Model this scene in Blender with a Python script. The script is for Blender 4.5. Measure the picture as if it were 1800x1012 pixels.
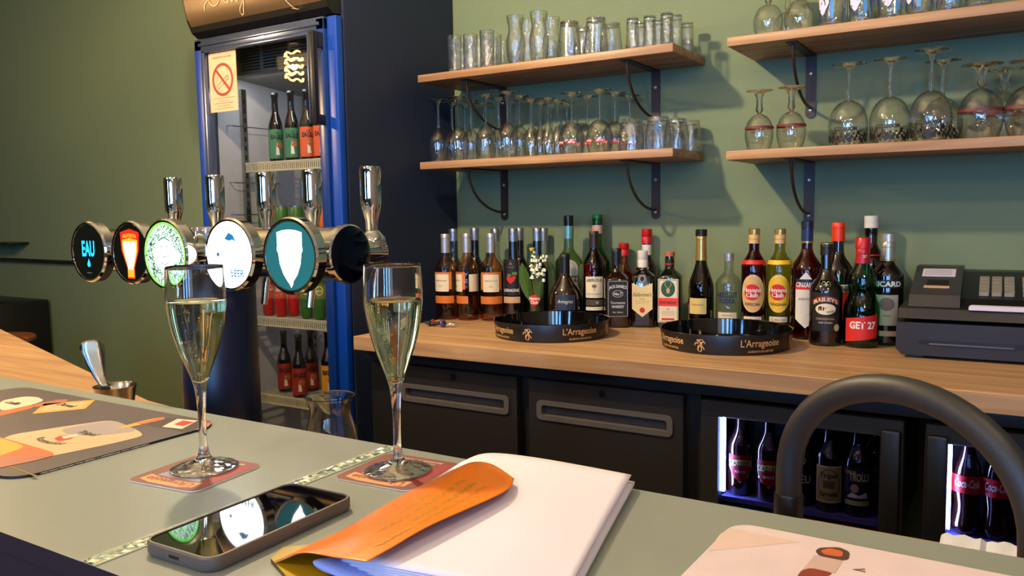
import bpy, bmesh, math, random
from mathutils import Vector, Matrix
random.seed(7)
PI = math.pi
scene = bpy.context.scene
for _o in list(bpy.data.objects): bpy.data.objects.remove(_o)

# ------------------------------------------------------------------ camera
F, YAW, PITCH, ROLL, CAMZ = 1443.2, 0.5588, -0.0921, -0.0158, 1.322
_f = Vector((-math.sin(YAW)*math.cos(PITCH), math.cos(YAW)*math.cos(PITCH), math.sin(PITCH)))
_r0 = Vector((math.cos(YAW), math.sin(YAW), 0)); _u0 = _r0.cross(_f)
_r = math.cos(ROLL)*_r0 + math.sin(ROLL)*_u0
_u = -math.sin(ROLL)*_r0 + math.cos(ROLL)*_u0
cam = bpy.data.cameras.new('camera'); camo = bpy.data.objects.new('camera', cam)
scene.collection.objects.link(camo); scene.camera = camo
m = Matrix.Identity(4)
for i in range(3): m[i][0] = _r[i]; m[i][1] = _u[i]; m[i][2] = -_f[i]
m[2][3] = CAMZ
camo.matrix_world = m
cam.sensor_width = 36; cam.lens = F*36/1800; cam.clip_start = 0.02
cam.dof.use_dof = False

# ------------------------------------------------------------------ render look
scene.view_settings.view_transform = 'Standard'; scene.view_settings.look = 'None'
scene.view_settings.gamma = 1; scene.view_settings.use_curve_mapping = False
scene.view_settings.exposure = 0.9
scene.cycles.use_denoising = True
scene.cycles.max_bounces = 14; scene.cycles.transmission_bounces = 12; scene.cycles.glossy_bounces = 5
scene.cycles.diffuse_bounces = 3; scene.cycles.transparent_max_bounces = 64
scene.cycles.caustics_reflective = False; scene.cycles.caustics_refractive = False
scene.cycles.sample_clamp_indirect = 4

# ------------------------------------------------------------------ world and large lights
w = bpy.data.worlds.new('world'); scene.world = w; w.use_nodes = True
bg = w.node_tree.nodes['Background']; bg.inputs[0].default_value = (0.75, 0.86, 1.0, 1); bg.inputs[1].default_value = 0.35

def area(name, loc, target, size, sizey, power, col):
    l = bpy.data.lights.new(name, 'AREA'); l.shape = 'RECTANGLE'; l.size = size; l.size_y = sizey
    l.energy = power; l.color = col
    o = bpy.data.objects.new(name, l); scene.collection.objects.link(o); o.location = loc
    o.rotation_euler = (Vector(target)-Vector(loc)).to_track_quat('-Z', 'Y').to_euler(); return o
def point(name, loc, power, col, r=0.04):
    l = bpy.data.lights.new(name, 'POINT'); l.energy = power; l.color = col; l.shadow_soft_size = r
    o = bpy.data.objects.new(name, l); scene.collection.objects.link(o); o.location = loc; return o
WARM = (1.0, 0.76, 0.48)
COOL = (0.72, 0.86, 1.0)
area('daylight_from_window', (1.2, -3.3, 1.7), (-1.2, 2.4, 1.2), 2.6, 1.7, 14, COOL)
LAMPS = [(-1.45, 1.08, 2.55, 66), (0.45, 0.55, 2.42, 9), (-0.65, -0.7, 2.42, 12), (1.3, -1.2, 2.42, 8), (-2.2, -1.4, 2.42, 8)]
for i, (x, y, z, p) in enumerate(LAMPS):
    point('pendant_light', (x, y, z-0.13), p, WARM, 0.035)

# ------------------------------------------------------------------ helpers
def ray(px, py): return _f + (px-900)/F*_r - (py-506)/F*_u
C0 = Vector((0, 0, CAMZ))
def atz(px, py, z): d = ray(px, py); return C0 + d*((z-CAMZ)/d.z)
def aty(px, py, Y): d = ray(px, py); return C0 + d*(Y/d.y)
def depth(P): return (Vector(P)-C0).dot(_f)
def projy(P): v = Vector(P)-C0; return 506 - F*v.dot(_u)/v.dot(_f)
def height_to(P, ytop):
    a, b = 0, 1.5
    for _ in range(40):
        mm = (a+b)/2
        if projy(Vector(P)+Vector((0, 0, mm))) > ytop: a = mm
        else: b = mm
    return a

MATS = {}
def srgb(h):
    if isinstance(h, str): h = tuple(int(h[i:i+2], 16)/255 for i in (0, 2, 4))
    return tuple((c/12.92 if c <= 0.04045 else ((c+0.055)/1.055)**2.4) for c in h)
def mat(name, col, rough=0.5, metal=0.0, emis=None, estr=0.0, noise=None, bump=0.0, bscale=40, coat=0.0, spec=0.5, sss=0):
    if name in MATS: return MATS[name]
    mt = bpy.data.materials.new(name); mt.use_nodes = True; nt = mt.node_tree; b = nt.nodes['Principled BSDF']
    c = srgb(col); b.inputs['Base Color'].default_value = (*c, 1); b.inputs['Roughness'].default_value = rough
    b.inputs['Metallic'].default_value = metal; b.inputs['Coat Weight'].default_value = coat
    b.inputs['Specular IOR Level'].default_value = spec
    if emis: b.inputs['Emission Color'].default_value = (*srgb(emis), 1); b.inputs['Emission Strength'].default_value = estr
    tc = nt.nodes.new('ShaderNodeTexCoord')
    nz = nt.nodes.new('ShaderNodeTexNoise'); nz.inputs['Scale'].default_value = bscale; nz.inputs['Detail'].default_value = 3
    nt.links.new(tc.outputs['Object'], nz.inputs['Vector'])
    amt = 0.08 if noise is None else noise
    mx = nt.nodes.new('ShaderNodeMix'); mx.data_type = 'RGBA'
    mx.inputs[6].default_value = (*[v*(1-amt) for v in c], 1); mx.inputs[7].default_value = (*[min(1, v*(1+amt)) for v in c], 1)
    nt.links.new(nz.outputs['Fac'], mx.inputs[0]); nt.links.new(mx.outputs[2], b.inputs['Base Color'])
    if bump:
        bp = nt.nodes.new('ShaderNodeBump'); bp.inputs['Strength'].default_value = bump; bp.inputs['Distance'].default_value = 0.002
        nt.links.new(nz.outputs['Fac'], bp.inputs['Height']); nt.links.new(bp.outputs['Normal'], b.inputs['Normal'])
    MATS[name] = mt; return mt
def thin(name, col, edge=0.55, base=0.05, rough=0.0, wob=0.25, wscale=30, power=4.0):
    """thin glass wall: clear straight through, mirror-like and darker at grazing angles"""
    if name in MATS: return MATS[name]
    mt = bpy.data.materials.new(name); mt.use_nodes = True; nt = mt.node_tree; nt.nodes.clear()
    out = nt.nodes.new('ShaderNodeOutputMaterial'); mix = nt.nodes.new('ShaderNodeMixShader')
    tr = nt.nodes.new('ShaderNodeBsdfTransparent'); gl = nt.nodes.new('ShaderNodeBsdfGlossy'); gl.inputs['Roughness'].default_value = rough
    lw = nt.nodes.new('ShaderNodeLayerWeight'); lw.inputs['Blend'].default_value = 0.5
    p = nt.nodes.new('ShaderNodeMath'); p.operation = 'POWER'; p.inputs[1].default_value = power
    ma = nt.nodes.new('ShaderNodeMath'); ma.operation = 'MULTIPLY_ADD'; ma.inputs[1].default_value = 0.85; ma.inputs[2].default_value = base
    p2 = nt.nodes.new('ShaderNodeMath'); p2.operation = 'POWER'; p2.inputs[1].default_value = 3.0
    cm = nt.nodes.new('ShaderNodeMix'); cm.data_type = 'RGBA'; c = srgb(col)
    cm.inputs[6].default_value = (*c, 1); cm.inputs[7].default_value = (*[v*(1-edge) for v in c], 1)
    nz = nt.nodes.new('ShaderNodeTexNoise'); nz.inputs['Scale'].default_value = wscale
    tc = nt.nodes.new('ShaderNodeTexCoord'); nt.links.new(tc.outputs['Object'], nz.inputs['Vector'])
    bp = nt.nodes.new('ShaderNodeBump'); bp.inputs['Strength'].default_value = wob; bp.inputs['Distance'].default_value = 0.010
    L = nt.links.new
    L(nz.outputs['Fac'], bp.inputs['Height']); L(bp.outputs['Normal'], gl.inputs['Normal'])
    L(lw.outputs['Facing'], p.inputs[0]); L(p.outputs[0], ma.inputs[0]); L(ma.outputs[0], mix.inputs[0])
    L(lw.outputs['Facing'], p2.inputs[0]); L(p2.outputs[0], cm.inputs[0]); L(cm.outputs[2], tr.inputs['Color'])
    L(tr.outputs[0], mix.inputs[1]); L(gl.outputs[0], mix.inputs[2]); L(mix.outputs[0], out.inputs['Surface'])
    MATS[name] = mt; return mt
def refr(name, col, ior, rough=0.0):
    if name in MATS: return MATS[name]
    mt = bpy.data.materials.new(name); mt.use_nodes = True; b = mt.node_tree.nodes['Principled BSDF']
    b.inputs['Base Color'].default_value = (*srgb(col), 1); b.inputs['Roughness'].default_value = rough
    b.inputs['Transmission Weight'].default_value = 1; b.inputs['IOR'].default_value = ior
    MATS[name] = mt; return mt
def wood(name, dark, light, axis='X', scale=1.0, rough=0.45):
    if name in MATS: return MATS[name]
    mt = bpy.data.materials.new(name); mt.use_nodes = True; nt = mt.node_tree; b = nt.nodes['Principled BSDF']
    tc = nt.nodes.new('ShaderNodeTexCoord'); mp = nt.nodes.new('ShaderNodeMapping')
    s = {'X': (1.2, 22, 22), 'Y': (22, 1.2, 22)}[axis]; mp.inputs['Scale'].default_value = tuple(v*scale for v in s)
    n1 = nt.nodes.new('ShaderNodeTexNoise'); n1.inputs['Scale'].default_value = 1.6; n1.inputs['Detail'].default_value = 6; n1.inputs['Distortion'].default_value = 0.6
    cr = nt.nodes.new('ShaderNodeValToRGB'); cr.color_ramp.elements[0].position = 0.32; cr.color_ramp.elements[1].position = 0.68
    cr.color_ramp.elements[0].color = (*srgb(dark), 1); cr.color_ramp.elements[1].color = (*srgb(light), 1)
    L = nt.links.new
    L(tc.outputs['Object'], mp.inputs['Vector']); L(mp.outputs['Vector'], n1.inputs['Vector']); L(n1.outputs['Fac'], cr.inputs['Fac'])
    L(cr.outputs['Color'], b.inputs['Base Color']); b.inputs['Roughness'].default_value = rough
    bp = nt.nodes.new('ShaderNodeBump'); bp.inputs['Strength'].default_value = 0.12; bp.inputs['Distance'].default_value = 0.001
    L(n1.outputs['Fac'], bp.inputs['Height']); L(bp.outputs['Normal'], b.inputs['Normal'])
    MATS[name] = mt; return mt
def emit(name, col, s):
    return mat(name, '000000', 0.4, emis=col, estr=s)

class MB:
    def __init__(s): s.v = []; s.f = []; s.m = []; s.mats = []
    def mi(s, mt):
        if mt not in s.mats: s.mats.append(mt)
        return s.mats.index(mt)
    def add(s, vs, fs, mt):
        b = len(s.v); k = s.mi(mt); s.v += [tuple(v) for v in vs]
        for f in fs: s.f.append([i+b for i in f]); s.m.append(k)
    def build(s, name, parent=None, loc=None, rotz=0, recalc=True, sharp=38, flat=False):
        me = bpy.data.meshes.new(name); me.from_pydata(s.v, [], s.f)
        for mt in s.mats: me.materials.append(mt)
        me.polygons.foreach_set('material_index', s.m)
        if recalc:
            b = bmesh.new(); b.from_mesh(me); bmesh.ops.recalc_face_normals(b, faces=b.faces); b.to_mesh(me); b.free()
        if not flat:
            me.shade_smooth(); me.set_sharp_from_angle(angle=math.radians(sharp))
        me.update()
        o = bpy.data.objects.new(name, me); scene.collection.objects.link(o)
        if parent: o.parent = parent
        if loc is not None: o.location = loc
        o.rotation_euler.z = rotz
        return o
    # shapes -----------------------------------------------------------
    def box(s, x0, x1, y0, y1, z0, z1, mt, bev=0, seg=2):
        if bev:
            b = bmesh.new(); bmesh.ops.create_cube(b, size=1)
            for v in b.verts: v.co = Vector(((x0+x1)/2+v.co.x*(x1-x0), (y0+y1)/2+v.co.y*(y1-y0), (z0+z1)/2+v.co.z*(z1-z0)))
            bmesh.ops.bevel(b, geom=b.edges[:], offset=bev, segments=seg, affect='EDGES', profile=0.5)
            s.add([v.co[:] for v in b.verts], [[v.index for v in f.verts] for f in b.faces], mt); b.free()
        else:
            vs = [(x, y, z) for x in (x0, x1) for y in (y0, y1) for z in (z0, z1)]
            s.add(vs, [(0, 1, 3, 2), (4, 6, 7, 5), (0, 4, 5, 1), (2, 3, 7, 6), (0, 2, 6, 4), (1, 5, 7, 3)], mt)
        return s
    def lathe(s, prof, mt, seg=32, xf=None, shape=None, a0=0, a1=2*PI):
        full = abs(a1-a0-2*PI) < 1e-6; n = seg if full else seg+1
        vs = []; rows = []
        for (r, z) in prof:
            if r <= 1e-6:
                rows.append([len(vs)]*n); vs.append((0, 0, z))
            else:
                row = []
                for i in range(n):
                    a = a0+(a1-a0)*i/seg; k = shape(a, z) if shape else 1
                    row.append(len(vs)); vs.append((r*k*math.cos(a), r*k*math.sin(a), z))
                rows.append(row)
        fs = []
        for j in range(len(rows)-1):
            A, B = rows[j], rows[j+1]
            for i in range(seg):
                i2 = (i+1) % n
                q = [A[i], A[i2], B[i2], B[i]]
                q2 = []
                for t in q:
                    if t not in q2: q2.append(t)
                if len(q2) > 2: fs.append(q2)
        if xf: vs = [xf(*v) for v in vs]
        s.add(vs, fs, mt); return s
    def tube(s, pts, r, mt, seg=10, closed=False, caps=True):
        pts = [Vector(p) for p in pts]; n = len(pts); rs = r if isinstance(r, (list, tuple)) else [r]*n
        vs = []; up = None
        for i in range(n):
            if closed: t = pts[(i+1) % n]-pts[i-1]
            else: t = pts[min(i+1, n-1)]-pts[max(i-1, 0)]
            t.normalize()
            if up is None: up = t.orthogonal().normalized()
            else: up = (up-t*up.dot(t)).normalized()
            b = t.cross(up)
            for k in range(seg):
                a = 2*PI*k/seg; vs.append(pts[i]+(up*math.cos(a)+b*math.sin(a))*rs[i])
        fs = []
        for i in range(n if closed else n-1):
            j = (i+1) % n
            for k in range(seg): fs.append((i*seg+k, i*seg+(k+1) % seg, j*seg+(k+1) % seg, j*seg+k))
        if caps and not closed: fs += [tuple(range(seg))[::-1], tuple(range((n-1)*seg, n*seg))]
        s.add(vs, fs, mt); return s
    def prism(s, pts, w0, w1, mt, xf=None, side=None):
        n = len(pts); xf = xf or (lambda u, v, w: (u, v, w))
        vs = [xf(p[0], p[1], w0) for p in pts]+[xf(p[0], p[1], w1) for p in pts]
        s.add(vs, [list(range(n))[::-1], list(range(n, 2*n))], mt)
        s.add(vs, [(i, (i+1) % n, n+(i+1) % n, n+i) for i in range(n)], side or mt)
        return s
    def poly(s, pts, mt): s.add(pts, [list(range(len(pts)))], mt); return s
    def grid(s, P, mt):
        n, k = len(P), len(P[0]); vs = [p for row in P for p in row]
        s.add(vs, [(i*k+j, (i+1)*k+j, (i+1)*k+j+1, i*k+j+1) for i in range(n-1) for j in range(k-1)], mt); return s
    def patch(s, pts2, mt, xf, sub=0.006):
        """flat outline pts2 filled and bent by xf (subdivided in u strips)"""
        us = [p[0] for p in pts2]; u0, u1 = min(us), max(us); n = max(1, int((u1-u0)/sub))
        b = bmesh.new(); vv = [b.verts.new((p[0], p[1], 0)) for p in pts2]; b.faces.new(vv)
        for i in range(1, n):
            bmesh.ops.bisect_plane(b, geom=b.verts[:]+b.edges[:]+b.faces[:], plane_co=(u0+(u1-u0)*i/n, 0, 0), plane_no=(1, 0, 0))
        b.verts.index_update()
        s.add([xf(v.co.x, v.co.y) for v in b.verts], [[v.index for v in f.verts] for f in b.faces], mt); b.free(); return s
    def text(s, body, mt, xf, width=None, h=0.01, bold=0.0, shear=0.0, align='CENTER', res=3, squash=1.0):
        V, Fc, x0, x1, hh = text_geo(body, bold, shear, res)
        W = x1-x0
        k = h/0.7
        if width: kx = width/W
        else: kx = k*squash
        off = {'CENTER': -(x0+x1)/2, 'LEFT': -x0, 'RIGHT': -x1}[align]
        s.add([xf((v[0]+off)*kx, v[1]*k-h/2) for v in V], Fc, mt); return s
_TC = {}
def text_geo(body, bold, shear, res):
    key = (body, bold, shear)
    if key in _TC: return _TC[key]
    cu = bpy.data.curves.new('t', 'FONT'); cu.body = body; cu.size = 1; cu.offset = bold; cu.shear = shear; cu.resolution_u = res
    ob = bpy.data.objects.new('t', cu); scene.collection.objects.link(ob)
    me = bpy.data.meshes.new_from_object(ob)
    V = [v.co[:] for v in me.vertices]; Fc = [list(p.vertices) for p in me.polygons]
    bpy.data.objects.remove(ob); bpy.data.curves.remove(cu); bpy.data.meshes.remove(me)
    xs = [v[0] for v in V] or [0, 1]
    _TC[key] = (V, Fc, min(xs), max(xs), 0.7); return _TC[key]
def cylx(r, z0=0, ac=0.0): return lambda u, v: (r*math.sin(ac+u/r), -r*math.cos(ac+u/r), z0+v)
def flatx(y, z0=0, x0=0): return lambda u, v: (x0+u, y, z0+v)
def rrect(w, h, r, n=5, cx=0, cy=0):
    P = []
    for (sx, sy, a) in ((1, 1, 0), (-1, 1, PI/2), (-1, -1, PI), (1, -1, 3*PI/2)):
        for i in range(n+1):
            t = a+PI/2*i/n; P.append((cx+sx*(w/2-r)+r*math.cos(t), cy+sy*(h/2-r)+r*math.sin(t)))
    return P
def ellipse(a, b, n=28, cx=0, cy=0, t0=0, t1=2*PI):
    return [(cx+a*math.cos(t0+(t1-t0)*i/n), cy+b*math.sin(t0+(t1-t0)*i/n)) for i in range(n if abs(t1-t0-2*PI) < 1e-6 else n+1)]
def ring(mb, a, b, wdt, mt, xf, n=32):
    for i in range(n):
        t, t2 = 2*PI*i/n, 2*PI*(i+1)/n
        mb.add([xf(a*math.cos(t), b*math.sin(t)), xf(a*math.cos(t2), b*math.sin(t2)),
                xf((a-wdt)*math.cos(t2), (b-wdt)*math.sin(t2)), xf((a-wdt)*math.cos(t), (b-wdt)*math.sin(t))], [(0, 1, 2, 3)], mt)
def ribbon(mb, pts, wd, mt, xf):
    """a stroked line on a surface"""
    for i in range(len(pts)-1):
        a, b = Vector(pts[i]), Vector(pts[i+1]); d = b-a
        if d.length < 1e-7: continue
        n = Vector((-d.y, d.x)).normalized()*wd/2; e = d.normalized()*wd*0.3
        q = [a-n-e, b-n+e, b+n+e, a+n-e]
        mb.add([xf(p.x, p.y) for p in q], [(0, 1, 2, 3)], mt)
def spline(pts, n=6):
    out = []; P = [pts[0]]+list(pts)+[pts[-1]]
    for i in range(1, len(P)-2):
        for k in range(n):
            s_ = k/n; p0, p1, p2, p3 = P[i-1], P[i], P[i+1], P[i+2]
            out.append(tuple(0.5*((2*p1[j])+(-p0[j]+p2[j])*s_+(2*p0[j]-5*p1[j]+4*p2[j]-p3[j])*s_*s_+(-p0[j]+3*p1[j]-3*p2[j]+p3[j])*s_**3) for j in range(len(p1))))
    return out+[tuple(pts[-1])]
def thing(name, label, cat, loc=(0, 0, 0), rotz=0, group=None):
    o = bpy.data.objects.new(name, None); scene.collection.objects.link(o); o.empty_display_size = 0.02
    o.location = loc; o.rotation_euler.z = rotz; o['label'] = label; o['category'] = cat
    if group: o['group'] = group
    return o
def tag(o, label, cat, group=None):
    o['label'] = label; o['category'] = cat
    if group: o['group'] = group
    return o
def struct(o): o['kind'] = 'structure'; return o
def dup(root, loc, rotz=0, label=None, group=None, scale=None):
    r = root.copy(); scene.collection.objects.link(r); r.location = loc; r.rotation_euler.z = rotz
    if label: r['label'] = label
    if group: r['group'] = group
    if scale is not None: r.scale = scale
    for ch in list(root.children):
        c = ch.copy(); scene.collection.objects.link(c); c.parent = r
        for g in list(ch.children):
            d = g.copy(); scene.collection.objects.link(d); d.parent = c
    return r
ORD = ['first', 'second', 'third', 'fourth', 'fifth', 'sixth', 'seventh', 'eighth', 'ninth', 'tenth', 'eleventh', 'twelfth']

# ------------------------------------------------------------------ materials
def wall_mat():
    mt = mat('green_wallpaper', (0.445, 0.51, 0.385), 0.75, noise=0.03, bscale=60); nt = mt.node_tree; b = nt.nodes['Principled BSDF']
    tc = nt.nodes.new('ShaderNodeTexCoord'); mp = nt.nodes.new('ShaderNodeMapping'); mp.inputs['Scale'].default_value = (6, 6, 260)
    n = nt.nodes.new('ShaderNodeTexNoise'); n.inputs['Scale'].default_value = 1.5
    bp = nt.nodes.new('ShaderNodeBump'); bp.inputs['Strength'].default_value = 0.25; bp.inputs['Distance'].default_value = 0.0015
    nt.links.new(tc.outputs['Object'], mp.inputs['Vector']); nt.links.new(mp.outputs['Vector'], n.inputs['Vector'])
    nt.links.new(n.outputs['Fac'], bp.inputs['Height']); nt.links.new(bp.outputs['Normal'], b.inputs['Normal']); return mt
M_WALL = wall_mat()
M_NAVY = mat('navy_paint', (0.07, 0.12, 0.22), 0.6)
M_COUNTER = wood('counter_oak', (0.59, 0.455, 0.32), (0.74, 0.60, 0.445))
M_SHELF = wood('shelf_oak', (0.52, 0.365, 0.24), (0.72, 0.565, 0.40))
M_BAR = mat('grey_green_laminate', (0.495, 0.525, 0.50), 0.34, noise=0.02, bscale=200, bump=0.03)
M_BARFRONT = mat('bar_front_dark', (0.185, 0.125, 0.135), 0.6)
M_BLACK = mat('black_plastic', (0.045, 0.045, 0.05), 0.38)
M_ANTH = mat('anthracite_lacquer', (0.115, 0.105, 0.11), 0.5)
M_ANTH2 = mat('handle_grey', (0.33, 0.315, 0.32), 0.4)
M_BRACKET = mat('bracket_steel', (0.19, 0.13, 0.10), 0.45, metal=0.2)
M_CHROME = mat('chrome', (0.86, 0.87, 0.88), 0.04, metal=1, noise=0.01)
M_STEEL = mat('brushed_steel', (0.68, 0.66, 0.62), 0.22, metal=1)
M_WHITE = mat('white_paint', (0.86, 0.85, 0.82), 0.5)
M_PAPER = mat('white_paper', (0.84, 0.82, 0.89), 0.7, noise=0.01)
M_CREAM = mat('cream_label', (0.87, 0.82, 0.70), 0.6)
M_INK = mat('dark_ink', (0.08, 0.07, 0.07), 0.6)
M_RED = mat('red_print', (0.78, 0.12, 0.09), 0.5)
M_GOLD = mat('gold_print', (0.86, 0.70, 0.47), 0.4, metal=0.2)
M_BLUE = mat('blue_frame', (0.0, 0.21, 0.56), 0.38)
M_FRAME = mat('grey_blue_aluminium', (0.36, 0.41, 0.52), 0.25, metal=0.75)
M_FRIDGEIN = mat('fridge_liner', (0.72, 0.73, 0.77), 0.5)
M_WIRE = mat('white_coated_wire', (0.80, 0.78, 0.70), 0.4)
G_THIN = thin('clear_glass_wall', (0.995, 0.997, 0.997), edge=0.34, base=0.09, wob=0.22, wscale=30, power=4.0)
G_CUT = thin('rippled_glass_wall', (0.99, 0.995, 0.995), edge=0.36, base=0.10, wob=1.0, wscale=60, power=2.4)
G_SOLID = refr('solid_stem_glass', (0.99, 0.995, 0.995), 1.45)
G_PANE = thin('window_pane', (0.95, 0.95, 0.94), edge=0.1, base=0.06, wob=0.0)
G_COOLER = thin('cooler_pane', (0.80, 0.80, 0.86), edge=0.1, base=0.05, wob=0.0)
GB = {
 'rose': thin('rose_bottle_glass', (0.96, 0.77, 0.60), edge=0.72, wob=0.3, power=3),
 'clear': thin('clear_bottle_glass', (0.93, 0.95, 0.95), base=0.10, edge=0.6, wob=0.3, power=3),
 'paleg': thin('pale_green_bottle_glass', (0.74, 0.84, 0.70), edge=0.75, wob=0.3, power=3),
 'green': thin('green_bottle_glass', (0.20, 0.68, 0.34), edge=0.7, wob=0.3, power=3),
 'getg': thin('deep_green_bottle_glass', (0.30, 0.80, 0.60), edge=0.75, wob=0.3, power=3),
 'amber': thin('amber_bottle_glass', (0.60, 0.20, 0.08), edge=0.8, wob=0.3, power=3),
 'amberl': thin('light_amber_bottle_glass', (0.86, 0.58, 0.26), edge=0.7, wob=0.3, power=3),
 'yellow': thin('yellow_rum_bottle_glass', (0.86, 0.84, 0.45), edge=0.7, wob=0.3, power=3),
 'redl': thin('red_aperitif_bottle_glass', (0.66, 0.08, 0.07), edge=0.7, wob=0.3, power=3),
 'olive': thin('olive_bottle_glass', (0.34, 0.34, 0.12), edge=0.85, wob=0.3, power=3),
 'dark': mat('near_black_bottle_glass', (0.055, 0.035, 0.03), 0.05, coat=0.6, spec=0.7),
 'darkb': mat('blue_black_bottle_glass', (0.035, 0.04, 0.06), 0.05, coat=0.6, spec=0.7),
 'brown': mat('brown_bottle_glass', (0.10, 0.045, 0.025), 0.05, coat=0.6, spec=0.7),
 'darkg': mat('dark_green_bottle_glass', (0.04, 0.075, 0.045), 0.05, coat=0.6, spec=0.7),
 'cola': mat('cola_bottle_glass', (0.14, 0.04, 0.04), 0.05, coat=0.6, spec=0.7),
}

# ------------------------------------------------------------------ the room
WY = 2.62
def wall_box(name, *a, mt=M_WALL):
    b = MB(); b.box(*a, mt); return struct(b.build(name, flat=True))
wall_box('wall_back', -6.5, 2.6, WY, WY+0.1, 0, 2.8)
wall_box('wall_left', -6.6, -6.5, -3.6, WY+0.1, 0, 2.8)
wall_box('wall_right', 2.6, 2.7, -3.6, WY+0.1, 0, 2.8, mt=mat('warm_beige_wall', (0.62, 0.55, 0.45), 0.8))
wall_box('wall_partition', -1.905, -1.885, 2.02, WY, 0, 2.8, mt=M_NAVY)
wall_box('floor', -6.6, 2.7, -3.6, WY+0.1, -0.1, 0, mt=mat('dark_tile_floor', (0.20, 0.17, 0.15), 0.5))
wall_box('ceiling', -6.6, 2.7, -3.6, WY+0.1, 2.8, 2.9, mt=mat('ceiling_paint', (0.66, 0.64, 0.58), 0.85))
# street side wall with three tall windows (behind the photographer)
M_DAY = emit('daylit_sky_beyond_glass', (0.42, 0.68, 1.0), 26.0)
b = MB(); M_RW = mat('dark_front_wall', (0.22, 0.20, 0.18), 0.8)
wins = [(-2.3, -1.95), (-0.2, 0.15), (0.55, 0.9), (1.5, 1.85)]
x = -6.6
for a0, a1 in wins:
    b.box(x, a0, -3.7, -3.6, 0, 2.8, M_RW); b.box(a0, a1, -3.7, -3.6, 0, 0.85, M_RW); b.box(a0, a1, -3.7, -3.6, 2.45, 2.8, M_RW); x = a1
b.box(x, 2.7, -3.7, -3.6, 0, 2.8, M_RW); struct(b.build('wall_front', flat=True))
for i, (a0, a1) in enumerate(wins):
    b = MB(); b.box(a0, a1, -3.68, -3.67, 0.85, 2.45, M_DAY)
    o = struct(b.build('window_%d' % (i+1), flat=True))
    b = MB()
    for xx in (a0, (a0+a1)/2-0.02, a1-0.04): b.box(xx, xx+0.04, -3.665, -3.6, 0.85, 2.45, M_BLACK)
    for zz in (0.85, 1.6, 2.41): b.box(a0, a1, -3.665, -3.6, zz, zz+0.04, M_BLACK)
    b.build('window_frame', parent=o, flat=True)

# pendant lamps above the room and the one mirrored in the fridge door
M_BULB = emit('glowing_filament', (1.0, 0.72, 0.34), 75)
M_LGLASS = thin('bulb_glass', (0.97, 0.93, 0.85), edge=0.3, base=0.05, wob=0)
def pendant(loc, R, label, top=2.8):
    t = thing('pendant_lamp', label, 'lamp', loc, 0, 'pendant filament lamps')
    b = MB(); prof = [(0, -R)]+[(R*math.cos(a), R*math.sin(a)) for a in [(-PI/2)+PI*0.86*i/16 for i in range(1, 17)]]+[(0.022, R*1.12)]
    b.lathe(prof, M_LGLASS, 28); b.build('glass_bulb', t)
    b = MB(); pts = []
    for i in range(97):
        a = 2*PI*4*i/96; pts.append((R*0.40*math.cos(a), R*0.40*math.sin(a), R*0.66-R*1.3*i/96+R*0.07*math.sin(i*1.3)))
    b.tube(pts, R*0.03, M_BULB, 6); b.build('filament', t)
    b = MB(); b.lathe([(0, R*1.08), (0.026, R*1.08), (0.026, R*1.08+0.07), (0.006, R*1.08+0.085), (0, R*1.08+0.085)], M_BLACK, 20); b.build('socket', t)
    b = MB(); b.tube([(0, 0, R*1.08+0.08), (0, 0, top-loc[2])], 0.003, M_BLACK, 6); b.build('cord', t)
    return t
pendant((-3.098, 1.03, 2.052), 0.105, 'big globe bulb with spiral filament hanging left of the bar, mirrored in fridge door')
point('pendant_light', (-3.098, 1.03, 2.052), 40, WARM, 0.012)
for i, (x, y, z, p) in enumerate(LAMPS):
    pendant((x, y, z), 0.06, ['globe bulb hanging over the bar near the beer taps', 'globe bulb hanging over the bar right of the photographer',
            'globe bulb hanging over the guest side near the bar', 'globe bulb hanging deep in the room to the right', 'globe bulb hanging deep in the room to the left'][i])

M_SPOT = emit('spot_lamp_lens', (1.0, 0.90, 0.74), 130)
k = 0
for yy in (-2.6, -1.6, -0.5):
    for xx in (-3.2, -2.0, -0.9, 0.2, 1.3):
        t = thing('ceiling_spotlight', 'round white recessed spotlight, number %s along the ceiling row %s' % (ORD[int(round((xx+3.2)/1.1))], ['farthest back', 'in the middle', 'nearest the bar'][int(round((yy+2.6)/1.05))]), 'lamp', (xx, yy, 2.8), 0, 'recessed ceiling spotlights')
        b = MB(); b.lathe([(0.034, -0.001), (0.034, -0.008), (0.052, -0.008), (0.056, 0)], M_WHITE, 24); b.build('trim_ring', t)
        b = MB(); b.lathe([(0, -0.003), (0.034, -0.003)], M_SPOT, 20); b.build('lens', t)
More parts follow.
